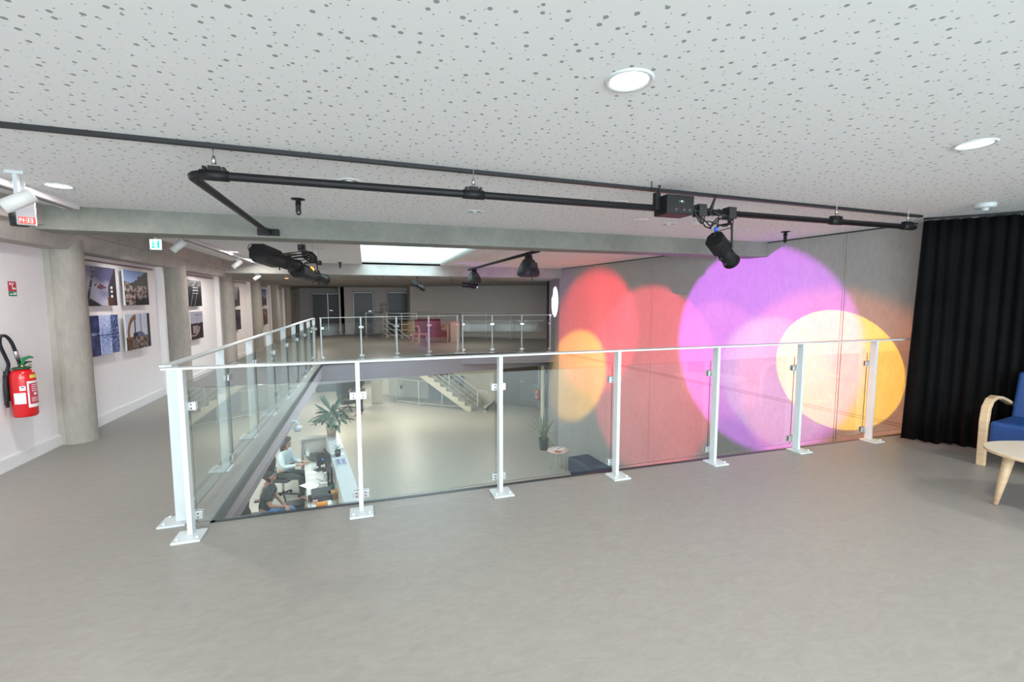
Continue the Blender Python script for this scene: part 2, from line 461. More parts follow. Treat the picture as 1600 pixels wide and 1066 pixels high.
# concrete beams (main, second, along the left wall)
mb = MB().box(-3.1, 6.0, 5.32, 5.66, 2.165, CEIL + .02)
struct(mb.build('beam_main', CONC, bevel=0.006), 'long grey concrete beam crossing under the white ceiling')
mb = MB().box(-3.1, 6.0, 11.45, 11.92, 2.12, CEIL + .02)
struct(mb.build('beam_second', concrete('beam_concrete_far', (0.40, 0.385, 0.365)), bevel=0.006))
mb = MB()
prof = [(-3.15, 2.045), (-2.86, 2.045), (-2.78, 2.2), (-2.71, 2.2), (-2.71, 2.39), (-3.15, 2.39)]
mb.prism([(p[0], p[1]) for p in prof], -26, 4.6, M=basis((0, 0, 0), (1, 0, 0), (0, 0, 1), (0, -1, 0)))
struct(mb.build('beam_left_edge', concrete('edge_beam_concrete', (0.42, 0.39, 0.37))))

# ------------------------------------------------------------------ walls
wall_slab('wall_left', (-3.07, -4.6), (-3.07, 26), 0, 2.4, 0.12, WHITE)
wall_slab('wall_left_lower', (-7.5, -5), (-7.5, 30), LOW, 0, 0.12, BEIGE)
wall_slab('wall_front_lower', (-8, -1), (9, -1), LOW, -0.3, -0.12, BEIGE)
wall_slab('wall_rear', (-3.1, -4.5), (8.2, -4.5), 0, 2.4, -0.1, WHITE,
          holes=[(a + 3.1, a + 5.5, 0.6, 2.25) for a in (-2.8, 0.2, 3.2)])
for i, x in enumerate((-2.8, 0.2, 3.2)):
    mb = MB()
    mb.box(x, x + 2.4, -4.5, -4.45, .6, .66).box(x, x + 2.4, -4.5, -4.45, 2.19, 2.25).box(x, x + .06, -4.5, -4.45, .6, 2.25)
    mb.box(x + 2.34, x + 2.4, -4.5, -4.45, .6, 2.25).box(x + 1.17, x + 1.23, -4.5, -4.45, .6, 2.25)
    struct(mb.build('window_%d' % (i + 1), DGREY))
wall_slab('wall_far', (-0.98, 21.9), (2.12, 21.9), 0, 2.12, 0.15, OFFW,
          holes=[(0.63, 1.48, 0, 1.88), (2.14, 3.08, 0, 1.88)])
wall_slab('wall_far_left', (-3.1, 24.0), (-0.75, 24.0), 0, 2.12, 0.15, OFFW, holes=[(0.86, 2.19, 0, 1.84)])
wall_slab('wall_return', (-0.90, 24.0), (-0.90, 21.9), 0, 2.12, 0.15, WHITE)
wall_slab('wall_far_side', (2.12, 21.9), (2.10, 20.23), 0, 2.12, -0.1, OFFW)
# long back wall, both storeys
wp = Vector((7.4, 16.25, 0)); wq = Vector((2.06, 20.26, 0))
wall_slab('wall_back', wp, wq, -0.3, 2.12, -0.15, OFFW)
wall_slab('wall_back_lower', wp, (0.75, 21.24), LOW, -0.3, -0.15, BEIGE)
wall_slab('wall_far_lower', (-7.5, 26), (3, 26), LOW, -0.3, 0.15, BEIGE)
# right concrete wall, with its turned end
crn = Vector((5.20, 11.61, 0)); e2 = Vector((5.56, 13.2, 0)); n0 = Vector((5.945, 3.04, 0))
wall_slab('wall_right', n0, crn, LOW, 2.42, -0.25, CONCW)
wall_slab('wall_right_end', crn, e2, LOW, 2.42, -0.25, concrete('wall_end_concrete', (0.34, 0.33, 0.33), True, .3))
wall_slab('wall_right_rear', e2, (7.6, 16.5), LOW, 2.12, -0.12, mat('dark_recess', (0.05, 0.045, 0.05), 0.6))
struct(MB().box(5.53, 5.60, 13.25, 13.31, 0, 2.12).build('trim_61', RUBBER))
wall_slab('wall_near_right', (8.1, -4.6), (8.1, 3.05), 0, 2.4, -0.1, WHITE)
wall_slab('wall_near_return', (5.945, 3.04), (8.1, 3.04), 0, 2.4, 0.1, WHITE)
# formwork joints: raised ribs and recessed pair of lines on the concrete wall
wn = Vector((-math.cos(math.radians(5)), -math.sin(math.radians(5)), 0))
k = 0
for s_, wd, th in ((0.80, 0.022, 0.006), (0.77, 0.006, 0.009), (4.40, 0.012, 0.003)):
    M = basis(wall_pt(s_, 0), WU, wn)
    mb = MB().box(0, wd, 0, th, LOW, 2.38, M=M)
    struct(mb.build('trim_%d' % (20 + k), CONCW)); k += 1
jm = mat('joint_line', (0.20, 0.17, 0.16), 0.8)
for z_ in (0.055, 0.085):
    M = basis(wall_pt(0, z_), WU, wn)
    struct(MB().box(-.35, 8.18, 0, 0.0025, 0, 0.007, M=M).build('trim_%d' % (20 + k), jm)); k += 1
struct(MB().box(0, 8.1, 0, 0.012, 2.365, 2.38, M=basis(wall_pt(0.05, 0), WU, wn)).build('trim_30', mat('dark_shadow_gap', (0.04, 0.035, 0.035), .8)))

# left wall skirting, picture rails and the white pilaster strips
struct(MB().box(-3.07, -3.045, -4.5, 24, 0, 0.11).box(-3.07, -3.05, -4.5, 24, 0.11, 0.118).build('baseboard_left', mat('skirting_white', (0.78, 0.77, 0.77), 0.4)))
for i in range(5):
    y0 = 6.5 + 3 * i
    struct(MB().box(-3.07, -3.035, y0, y0 + 1.95, 1.985, 1.998).build('trim_%d' % (40 + i), mat('picture_rail_bronze', (0.12, 0.07, 0.06), 0.5)))
    struct(MB().box(-3.07, -2.99, y0 + 2.12, y0 + 2.2, 0, 2.05).build('trim_%d' % (50 + i), WHITE))

# columns
colp = MB()
for i in range(7):
    y = 6.07 + 3.0 * i
    mb = MB(); pts = []
    for a_ in range(-120, 121, 12):
        t_ = math.radians(a_); pts.append((-2.945 + 0.145 * math.cos(t_), y + 0.150 * math.sin(t_)))
    pts += [(-3.12, y + 0.13), (-3.12, y - 0.13)]
    mb.prism(pts, 0, 2.2)
    struct(mb.build('column', CONCC), 'grey concrete column with rounded front against the left wall')


# ------------------------------------------------------------------ doors at the far end
def door(name, p, d, wd, z0, h, m, leaves=1, handle=True, hside=1):
    """leaf panels set in the opening; d = direction along the wall, facing side is -90deg of d"""
    p = Vector(p); d = Vector(d).normalized(); n = Vector((d.y, -d.x, 0))
    M = basis((p.x, p.y, z0), d, n)
    root = empty(name, p); root['kind'] = 'structure'
    inv = Matrix.Translation(-p)
    fr = MB().box(-.05, 0, -.1, .03, 0, h + .05, M=inv @ M).box(wd, wd + .05, -.1, .03, 0, h + .05, M=inv @ M).box(-.05, wd + .05, -.1, .03, h, h + .05, M=inv @ M)
    fr.build('door_frame', mat('door_frame_grey', (0.3, 0.28, 0.26), 0.5), root)
    for i in range(leaves):
        a0 = wd * i / leaves + .004; a1 = wd * (i + 1) / leaves - .004
        leaf = MB().box(a0, a1, -.09, -.05, 0.008, h - .004, M=inv @ M).build('door_leaf', m, root)
        if handle and i == leaves - 1:
            hx = a0 + .08 if leaves == 2 else (a1 - .08)
            s_ = 1 if leaves == 2 else -1
            MB().box(hx - .012, hx + .012, -.05, .01, 1.02, 1.045, M=inv @ M).box(min(hx, hx + .14 * s_), max(hx, hx + .14 * s_), -.005, .015, 1.02, 1.045, M=inv @ M).build('door_handle', STEEL, leaf)
    return root


door('door_1', (-2.24, 23.95, 0), (1, 0, 0), 1.33, 0, 1.84, DARKD, 2)
door('door_2', (-0.35, 21.9, 0), (1, 0, 0), .85, 0, 1.88, mat('black_door', (0.012, 0.012, 0.013), .35), 1)
door('door_3', (1.16, 21.9, 0), (1, 0, 0), .94, 0, 1.88, mat('black_door', (0.012, 0.012, 0.013), .35), 1, False)
door('door_4', (5.30, 17.72, 0), (.70, -.66, 0), 1.72, LOW, 1.95, mat('brown_grey_door', (0.065, 0.055, 0.048), .6), 2)
# orange-coloured jamb and pale pillar near the lower door
struct(MB().box(-.09, -.052, -.05, .05, 0, 1.98, M=basis((5.30, 17.72, LOW), (.728, -.686, 0), (-.686, -.728, 0))).build('trim_60', mat('orange_jamb', (0.45, 0.18, 0.08), .5)))
struct(MB().box(5.76, 5.90, 14.1, 14.35, LOW, -0.3).build('pillar_lower', BEIGE))
mb = MB().box(0, 0.78, 0, 0.05, LOW, -.75, M=basis((5.57, 13.22, 0), (.225, .974, 0), (.974, -.225, 0)))
struct(mb.build('door_5', mat('dark_glass_door', (0.02, 0.024, 0.026), .12)))
# notice sheets on the far wall
for i, (x, z) in enumerate(((0.78, 1.32), (1.0, 1.32), (0.78, 1.1), (1.0, 1.1))):
    wh = ('upper sheet nearer the left black door', 'upper sheet nearer the right black door', 'lower sheet nearer the left black door', 'lower sheet nearer the right black door')[i]
    mb = MB().box(x, x + .18, 21.885, 21.9, z - .1, z + .08)
    mb.box(x + .02, x + .16, 21.883, 21.885, z + .03, z + .05, 1).box(x + .02, x + .16, 21.883, 21.885, z - .04, z - .02, 1)
    tag(mb.build('notice_sheet', [mat('grey_paper', (.33, .32, .31), .7), DGREY]), 'small grey notice on the far wall, ' + wh, 'notice', 'notice sheets on the far wall')


# ------------------------------------------------------------------ glass balustrades
def rail_post(root, p, d, v, wide=0.03, deep=0.065, sides=(1, 1)):
    M = basis((p[0], p[1], 0), d, v)
    post = MB().box(-wide / 2, wide / 2, -.045, -.045 + deep, 0.012, 1.09, M=M).build('post', WMETAL, root, bevel=0.003)
    MB().box(-.08, .08, -.135, .03, 0, .014, M=M).build('base_plate', WMETAL, post, bevel=0.003)
    bt = MB()
    for sx in (-.055, .055): bt.lathe([(.011, 0), (.011, .012), (.005, .016), (0, .016)], c=M @ Vector((sx, -.1, .014)), n=8)
    bt.build('bolt', WMETAL, post)
    for z in (0.11, 0.84):
        x0 = -.058 if sides[0] else -.012; x1 = .058 if sides[1] else .012
        MB().box(x0, x1, .018, .034, z - .027, z + .027, M=M).box(x0, x1, .046, .060, z - .027, z + .027, M=M).build('clamp', CLAMPM, post, bevel=0.003)
        sc = MB()
        for sx in (-.032, .032):
            if (sx < 0 and sides[0]) or (sx > 0 and sides[1]):
                for zz in (-.012, .012):
                    sc.lathe([(.005, 0), (.005, .004), (0, .004)], c=M @ Vector((sx, .018, z + zz)), n=6, M=basis((0, 0, 0), d, (0, 0, 1), tuple(-Vector(v))))
        sc.build('screw', DGREY, post)
    return post


def railing(name, label, pts, v, ext=(0, 0), wide=.03, first=True, last=True, gext=(0, 0)):
    pts = [Vector((p[0], p[1], 0)) for p in pts]
    d = (pts[-1] - pts[0]).normalized(); v = Vector((v[0], v[1], 0)); v = (v - d * v.dot(d)).normalized()
    if d.cross(v).z < 0: pass
    root = empty(name, (0, 0, 0), 0, label, 'railing')
    for i, p in enumerate(pts):
        rail_post(root, p, d, v, wide, sides=(i > 0 or gext[0] > 0, i < len(pts) - 1 or gext[1] > 0))
    a = pts[0] - d * ext[0]; b = pts[-1] + d * ext[1]
    M = basis(a, d, v)
    MB().box(0, (b - a).length, -.05, .022, 1.088, 1.102, M=M).build('handrail', WMETAL, root, bevel=0.003)
    gp = list(pts)
    if gext[0]: gp = [pts[0] - d * gext[0]] + gp
    if gext[1]: gp = gp + [pts[-1] + d * gext[1]]
    for p, q in zip(gp[:-1], gp[1:]):
        M = basis(p, d, v); L = (q - p).length
        mb = MB(); x0, x1, y0, y1, z0, z1 = .02, L - .02, .036, .044, .055, .955
        vs = [M @ Vector(c) for c in ((x0, y0, z0), (x1, y0, z0), (x1, y1, z0), (x0, y1, z0), (x0, y0, z1), (x1, y0, z1), (x1, y1, z1), (x0, y1, z1))]
        mb.add(vs, [(0, 1, 5, 4), (2, 3, 7, 6)], 0); mb.add(vs, [(0, 3, 2, 1), (4, 5, 6, 7), (1, 2, 6, 5), (3, 0, 4, 7)], 1)
        mb.build('glass_panel', [GLASS, GEDGE], root)
    return root


railing('glass_railing', 'near white railing with glass panels running along the front edge of the void',
        [(-1.094 + 1.0515 * i, 3.365 + .008 * i) for i in range(7)], (0, 1), ext=(.1, .68), gext=(0, .69))
railing('glass_railing', 'left white glass railing running away along the corridor side of the void',
        [(-1.205 + .0135 * i, 3.575 + 1.035 * i) for i in range(9)], (1, 0), ext=(.1, .05))
railing('glass_railing', 'far white glass railing facing the camera in front of the dark red sofa',
        [(-0.97, 12.06), (-0.04, 12.26), (0.86, 12.45), (1.74, 12.64), (2.58, 12.82)], (0.2, -1), ext=(.03, .03))
railing('glass_railing', 'short far white glass railing ending at the concrete wall',
        [(2.73, 12.83), (3.57, 12.69), (4.43, 12.55), (5.27, 12.41)], (-0.15, -1), ext=(.03, .03))

# ------------------------------------------------------------------ ceiling fittings
def downlight(x, y, z, lit, label, r=0.095):
    root = empty('ceiling_light', (x, y, z), 0, label, 'ceiling light')
    MB().lathe([(r, 0.004), (r, -.004), (r - .006, -.008), (r - .02, -.004), (r - .022, .003)], n=32).build('trim_ring', WMETAL, root)
    if lit:
        MB().lathe([(r - .02, -.003), (0, -.005)], n=32).build('diffuser', EMITW, root)
    else:
        MB().lathe([(r - .02, -.001), (r - .05, .0025), (0, .003)], n=32).build('reflector', mat('dull_reflector', (.45, .44, .44), .25, .8), root)
        MB().lathe([(.028, -.001), (.022, -.007), (0, -.008)], n=16).build('bulb', mat('frosted_bulb', (.8, .85, .85), .3), root)
    return root


for (x, y), lb in zip(LIT, ('large lit round ceiling light high in the near ceiling',
                            'lit round ceiling light near the black curtain side',
                            'lit round ceiling light above the corridor before the concrete beam',
                            'first lit round ceiling light in the corridor behind the beam',
                            'second lit round ceiling light in the corridor behind the beam')):
    downlight(x, y, CEIL, True, lb)
for (x, y), lb in zip(((-.06, 3.58), (1.07, 4.41), (2.18, 3.61), (3.31, 4.41), (-.66, 8.34), (-.54, 10.14), (2.26, 8.4), (3.22, 10.28), (-1.0, 7.4)),
                      ('unlit round ceiling light behind the left end of the black pipe',
                       'small unlit round ceiling light between pipe and beam near the middle',
                       'unlit round ceiling light between the two black ceiling bars',
                       'unlit round ceiling light beside the black control box',
                       'unlit ceiling light left of the glowing ceiling panel, nearer one',
                       'unlit ceiling light left of the glowing ceiling panel, farther one',
                       'unlit ceiling light right of the glowing panel above the loudspeaker bar',
                       'unlit ceiling light at the far right of the glowing panel',
                       'unlit ceiling light above the long left pair of black stage lamps')):
    downlight(x, y, CEIL, False, lb, 0.085)
tag(MB().lathe([(.125, .003), (.125, -.006), (.118, -.010), (0, -.011)], n=36).build('access_disc', PAPER, loc=(3.69, 4.29, CEIL)),
    'large flat white disc on the ceiling behind the hanging stage lamp', 'ceiling plate')
tag(MB().lathe([(.085, .003), (.085, -.003), (.08, -.005), (0, -.005)], n=36).build('access_disc', PERF, loc=(2.89, 4.31, CEIL)),
    'small blank plate flush in the ceiling left of the control box', 'ceiling plate')
det = empty('smoke_detector', (5.30, 2.62, CEIL), 0, 'white round smoke detector on the ceiling above the black curtain', 'detector')
MB().lathe([(.075, .003), (.075, -.03), (.06, -.04), (0, -.04)], n=28).build('housing', WMETAL, det)
MB().lathe([(.03, -.04), (.026, -.062), (0, -.066)], n=20).build('lens_dome', mat('milky_lens', (.5, .55, .55), .15), det)

# curtain track across the ceiling and pipe rig
tk = MB()
path = [(-3.0, 2.905), (-1.64, 2.95), (2.0, 3.07), (5.42, 3.18)]
for p, q in zip(path[:-1], path[1:]):
    d = Vector((q[0] - p[0], q[1] - p[1], 0)); L = d.length; d.normalize()
    tk.box(0, L, -.018, .018, CEIL - .022, CEIL, M=basis((p[0], p[1], 0), d, (-d.y, d.x, 0)))
root = empty('ceiling_track', (0, 0, 0), 0, 'black curtain track fixed across the perforated ceiling in front of the pipe', 'track')
tk.build('rail', BLACKP, root)
for i in range(14):
    x = -1.5 + i * .53
    MB().box(x - .03, x + .03, 2.955 + .033 * (x + 1.64) - .022, 2.955 + .033 * (x + 1.64) + .022, CEIL - .012, CEIL).build('clip', BLACKM, root)

PZ = 2.215
pipe = empty('lighting_pipe', (0, 0, 0), 0, 'long black steel lighting pipe hung below the near ceiling with a left corner', 'pipe')
arc = [(5.03, 3.0, PZ), (-.80, 3.0, PZ)] + [(-.80 - .09 * math.sin(t), 3.09 - .09 * math.cos(t), PZ) for t in (.4, .8, 1.2, 1.57)] + [(-.89, 5.27, PZ)]
MB().tube(arc, .024, 14).build('tube', BLACKM, pipe)
MB().box(-.99, -.79, 5.27, 5.318, PZ - .03, PZ + .035).build('wall_bracket', BLACKM, pipe, bevel=.004)
MB().tube([(-.89, 5.18, PZ), (-.89, 5.28, PZ)], .034, 12).build('socket', BLACKM, pipe)
for i, x in enumerate((-.76, .72, 4.0, 4.93)):
    hg = MB().tube([(x, 3.0, PZ), (x, 3.0, CEIL)], .004, 6).lathe([(.012, 0), (.012, .03), (.006, .045), (0, .05)], c=(x, 3.0, PZ + .06), n=8).build('hanger', STEEL, pipe)
    MB().tube([(x - .07, 3.0, PZ), (x + .07, 3.0, PZ)], .030, 14).box(x - .03, x + .03, 2.985, 3.015, PZ + .02, PZ + .05).box(x - .055, x - .04, 2.98, 3.02, PZ + .02, PZ + .045).box(x + .04, x + .055, 2.98, 3.02, PZ + .02, PZ + .045).build('clamp', BLACKM, hg)
tag(MB().tube([(2.02, 2.9, CEIL), (2.02, 2.9, PZ + .1)], .004, 6).build('hanging_rod', BLACKM), 'thin black rod hanging from the ceiling above the control box', 'rod')

# control box on the pipe
bx = empty('control_box', (2.27, 2.98, PZ), 0, 'black metal control box mounted on the lighting pipe', 'control box')
MB().box(-.12, .12, -.09, .07, -.055, .085).build('housing', BLACKM, bx, bevel=.006)
MB().box(-.16, -.12, -.01, .03, -.02, .11).tube([(-.14, 0, .1), (-.12, 0, .16), (-.17, 0, .19)], .008, 8).build('hook_clamp', BLACKM, bx)
sk = MB()
for xx in (-.05, .02, .07): sk.box(xx, xx + .02, -.094, -.09, -.03, -.015)
sk.box(-.02, .03, -.094, -.09, .03, .045); sk.build('socket', DGREY, bx)
MB().box(.0, .012, -.096, -.094, .033, .043).build('indicator', mat('green_indicator', (.1, .5, .2), .4, emit=(.5, 1, .7), estr=.6), bx)
# cable bundle between box and lamp
cb = MB()
random.seed(4)
for j in range(7):
    x0 = 2.42 + random.uniform(-.03, .1); pts = []
    for t in range(9):
        u = t / 8; pts.append((x0 + u * (.42 + random.uniform(-.04, .06)), 3.0 + .035 * math.cos(u * 9 + j), PZ + .035 * math.sin(u * 11 + j) - .10 * math.sin(u * PI) * (j % 3 == 0)))
    cb.tube(pts, .006, 6)
cb.tube([(2.52, 2.98, PZ + .01), (2.54, 2.97, PZ - .1), (2.58, 2.98, PZ - .01)], .005, 6)
cb.tube([(2.62, 2.98, PZ), (2.66, 2.97, PZ + .13)], [.016, .006], 8)
cb.box(2.50, 2.57, 2.96, 3.04, PZ - .04, PZ + .05).box(2.79, 2.86, 2.96, 3.04, PZ - .045, PZ + .045)
tag(cb.build('cable_bundle', BLACKP), 'tangled black cables and clamps coiled round the pipe above the lamp', 'cables')


def stage_lamp(name, label, loc, aim, L, r0, r1, box=True, yoke_top=None, glow=None, tail=None, group=None):
    """profile spotlight: lamp house at the back, long barrel, lens tube, yoke with clamp"""
    d = (Vector(aim) - Vector(loc)).normalized()
    M0 = d.to_track_quat('Z', 'Y').to_matrix().to_4x4()
    root = empty(name, loc, 0, label, 'stage light', group)
    h = MB()
    if box:
        k = r0 * 1.0
        oc = [(k * .55, k), (-k * .55, k), (-k, k * .5), (-k, -k * .5), (-k * .55, -k), (k * .55, -k), (k, -k * .5), (k, k * .5)]
        h.prism(oc, 0, L * .42, M=M0)
        h.lathe([(r1 * .8, L * .42), (r1 * .85, L * .62), (r1, L * .62), (r1, L)], n=24, M=M0)
    else:
        h.lathe([(r0 * .8, 0), (r0, .02), (r0, L * .4), (r1, L * .45), (r1, L)], n=24, M=M0)
    h.build('lamp_housing', BLACKM, root, bevel=.004)
    MB().lathe([(r1 * 1.12, L * .96), (r1 * 1.12, L), (r1 * .9, L), (r1 * .88, L * .96)], n=24, M=M0).build('lens_ring', BLACKM, root)
    MB().lathe([(r1 * .88, L * .95), (0, L * .965)], n=24, M=M0).build('lens', mat('dark_lens', (.05, .03, .07), .05), root)
    kn = MB()
    for zz in (.5, .75):
        for sgn in (1, -1): kn.tube([M0 @ Vector((0, sgn * r1 * .95, L * zz)), M0 @ Vector((0, sgn * r1 * 1.45, L * zz))], .009, 8)
    kn.build('knob', BLACKP, root)
    fins = MB()
    for i in range(5): fins.box(-r0 * .5, r0 * .5, r0 * 1.0, r0 * 1.03, L * (.06 + i * .06), L * (.085 + i * .06), M=M0)
    fins.build('cooling_fin', DGREY, root)
    if yoke_top is not None:
        top = Vector(yoke_top) - Vector(loc); mid = M0 @ Vector((0, 0, L * .42)); sx = (M0.to_3x3() @ Vector((1, 0, 0)))
        sx.z = 0; sx = sx.normalized() if sx.length > .01 else Vector((1, 0, 0))
        a = mid + sx * r0 * 1.2; b = mid - sx * r0 * 1.2
        zt = top.z - .06
        yk = MB()
        for e in (a, b): yk.tube([e, (e.x * .7 + top.x * .3, e.y * .7 + top.y * .3, zt)], .009, 6)
        yk.tube([(a.x * .7 + top.x * .3, a.y * .7 + top.y * .3, zt), (b.x * .7 + top.x * .3, b.y * .7 + top.y * .3, zt)], .009, 6)
        yk.tube([(top.x, top.y, zt), tuple(top)], .014, 8)
        yk.build('yoke', BLACKM, root)
    if tail:
        MB().tube(smooth_path([Vector(p) - Vector(loc) for p in tail]), .005, 6).build('cable', BLACKP, root)
    return root


big = stage_lamp('stage_lamp', 'black stage lamp hanging from the near pipe in front of the violet disc', (2.705, 3.02, 2.01), (3.20, 3.20, 1.72), .34, .070, .062,
                 yoke_top=(2.83, 3.0, PZ - .02), tail=[(2.70, 3.02, 2.03), (2.76, 3.05, 2.12), (2.72, 3.0, PZ)])
MB().lathe([(.016, 0), (.014, .03), (0, .034)], n=10, c=(-.005, -.02, .06)).build('power_plug', mat('blue_plug', (.02, .12, .6), .4), big)
MB().tube([(.02, .02, .06), (.16, -.02, .1), (.2, .02, .17), (.15, 0, .23)], .004, 6).build('loop_cable', BLACKP, big)

# left pair of long profile lamps on their own bar behind the main beam
bar = empty('lighting_bar', (0, 0, 0), 0, 'short black bar behind the beam carrying the long left pair of stage lamps', 'pipe')
MB().tube([(-.66, 5.8, 2.14), (-.66, 8.55, 2.14)], .024, 12).build('tube', BLACKM, bar)
for y in (6.0, 7.3, 8.3):
    MB().tube([(-.66, y, 2.14), (-.66, y, CEIL)], .004, 6).build('hanger', STEEL, bar)
    MB().box(-.70, -.62, y - .05, y + .05, 2.11, 2.18).build('clamp', BLACKM, bar)
stage_lamp('stage_lamp', 'long black profile lamp nearest the camera in the left pair behind the beam', (-1.12, 5.98, 2.07), (-.79, 7.25, 1.975), 1.10, .105, .085,
           yoke_top=(-.68, 6.3, 2.14), tail=[(-1.1, 6.0, 2.12), (-1.2, 5.95, 2.08), (-1.19, 5.9, 2.15), (-1.07, 6.0, 2.17)])
stage_lamp('stage_lamp', 'long black profile lamp with an orange glow, farther of the left pair', (-.84, 7.0, 1.94), (-.56, 8.25, 1.86), 1.25, .10, .08,
           yoke_top=(-.66, 7.4, 2.14), tail=[(-.8, 7, 1.97), (-.7, 6.9, 2.05), (-.66, 7, 2.12)])
MB().lathe([(.045, 0), (.05, .03), (.02, .06), (0, .062)], n=14, c=(-.70, 7.35, 1.955)).build('gel_holder', mat('orange_gel', (.5, .2, .02), .4, emit=(1, .42, .05), estr=1.5))
tag(bpy.data.objects['gel_holder'], 'small glowing orange lamp vent on the left pair of stage lamps', 'lamp vent')
tag(MB().lathe([(.085, 0), (.09, .006), (.075, .012)], n=24, M=(Vector((.33, 1.27, -.095)).to_track_quat('Z', 'Y').to_matrix().to_4x4()), c=(-.842, 7.06, 1.989)).build('filter_ring', mat('violet_filter', (.12, .04, .5), .25)),
    'violet colour filter ring at the mouth of the nearer left profile lamp', 'filter')
cb = MB(); random.seed(9)
for j in range(10):
    y0 = 5.95 + j * .1
    cb.tube([(-.66, y0 + .5, 2.15), (-.72 - random.uniform(0, .15), y0 + .2, 2.12 - random.uniform(0, .06)), (-.9 - random.uniform(0, .1), y0 + random.uniform(-.1, .1), 2.06)], .007, 5)
for j in range(5):
    a0 = random.uniform(0, 6)
    cb.tube([(-.66 + .07 * math.cos(t + a0), 6.75 + .1 * j + .05 * math.sin(t * 1.3), 2.12 + .06 * math.sin(t + a0)) for t in [i * .6 for i in range(12)]], .008, 5)
tag(cb.build('cable_bundle', BLACKP), 'thick knot of black cables over the long left pair of stage lamps', 'cables')

# middle bar with two loudspeakers
bar = empty('loudspeaker_bar', (0, 0, 0), 0, 'black bar behind the beam carrying the two black loudspeakers', 'pipe')
MB().tube([(2.33, 5.9, 2.20), (2.21, 9.7, 2.18)], .024, 12).build('tube', BLACKM, bar)
for y in (6.2, 7.7, 9.1):
    x = 2.33 - .12 * (y - 5.9) / 3.8
    MB().tube([(x, y, 2.2), (x, y, CEIL)], .004, 6).build('hanger', STEEL, bar)


def loudspeaker(label, loc, s, rz):
    root = empty('loudspeaker', loc, rz, label, 'loudspeaker', None)
    prof = [(.0, 0.0), (.10, -.01), (.16, -.13), (.175, -.24), (.15, -.29), (0, -.30)]
    mb = MB(); n = 16; vs = []
    for hw, z in [(.055, 0), (.09, -.03), (.145, -.14), (.17, -.22), (.165, -.27), (.13, -.295)]:
        for k in range(n):
            a = 2 * PI * k / n; e = .55
            cx = abs(math.cos(a)) ** e * (1 if math.cos(a) >= 0 else -1); cy = abs(math.sin(a)) ** e * (1 if math.sin(a) >= 0 else -1)
            vs.append((cx * hw * s, cy * hw * .85 * s, z * s))
    fs = []
    for i in range(5):
        for k in range(n): fs.append((i * n + k, i * n + (k + 1) % n, (i + 1) * n + (k + 1) % n, (i + 1) * n + k))
    fs += [list(range(n))[::-1], [5 * n + k for k in range(n)]]
    mb.add(vs, fs, 0, True); mb.build('cabinet', BLACKP, root)
    MB().box(-.07 * s, .07 * s, -.02 * s, .02 * s, -.01, .05).box(-.03 * s, .03 * s, -.035 * s, .035 * s, .03, .09).build('mounting_bracket', BLACKM, root)
    g = MB(); g.prism([(-.11, -.25), (.11, -.25), (.07, -.07), (-.07, -.07)], .115, .125, M=Matrix.Rotation(PI / 2, 4, 'X') @ Matrix.Scale(s, 4)); g.build('grille', mat('speaker_grille', (.035, .035, .037), .7), root)
    MB().tube([(.08 * s, 0, -.29 * s), (.10 * s, 0, -.33 * s), (.08 * s, 0, -.34 * s)], .006, 6).build('safety_loop', BLACKM, root)
    return root


loudspeaker('larger nearer black loudspeaker hanging just behind the beam', (2.345, 6.35, 2.135), .92, .5)
loudspeaker('smaller farther black loudspeaker hanging at the far bar end', (2.245, 9.35, 2.12), .80, .3)
stage_lamp('stage_lamp', 'black stage lamp pointing down under the second beam, left of the loudspeakers', (1.19, 11.56, 1.98), (1.50, 11.5, 1.80), .37, .065, .062, yoke_top=(1.33, 11.6, 2.13), tail=[(1.19, 11.56, 2.0), (.95, 11.5, 2.08), (.75, 11.5, 2.12)])
stage_lamp('stage_lamp', 'black stage lamp lying level under the second beam below the farther loudspeaker', (2.46, 11.55, 1.925), (2.85, 11.5, 1.88), .40, .065, .062, yoke_top=(2.64, 11.6, 2.13), tail=[(2.46, 11.55, 1.93), (2.25, 11.5, 1.93), (2.15, 11.5, 2.12)])
tag(MB().tube([(.32, 11.50, 2.125), (.34, 11.50, 2.03), (.42, 11.5, 2.0), (.5, 11.5, 2.03), (.52, 11.5, 2.125)], .006, 6).build('loose_cable', BLACKP), 'loose black cable loop hanging below the second beam', 'cables')


def hook(label, x, y):
    root = empty('ceiling_hook', (x, y, CEIL), 0, label, 'hook')
    MB().lathe([(.055, 0), (.055, -.006), (.02, -.012), (.024, -.05), (0, -.05)], n=20).build('flange', BLACKM, root)
    t = MB(); ring = [(.02 * math.cos(a), -.11 + .02 * math.sin(a)) for a in [i * PI / 8 for i in range(16)]]
    hole = [(.009 * math.cos(a), -.112 + .009 * math.sin(a)) for a in [i * PI / 4 for i in range(8)]]
    outl = [(-.02, -.04), (-.022, -.112), (-.014, -.132), (0, -.138), (.014, -.132), (.022, -.112), (.02, -.04)]
    t.prism(outl, -.006, .006, holes=[hole], M=Matrix.Rotation(PI / 2, 4, 'X')); t.build('eye_plate', BLACKM, root)


hook('black ceiling hook behind the left end of the pipe', -.49, 4.33)
hook('black ceiling hook at the right end of the beam over the violet light', 5.07, 4.44)
hook('black ceiling hook far behind the beam beside the glowing panel', -.44, 11.1)

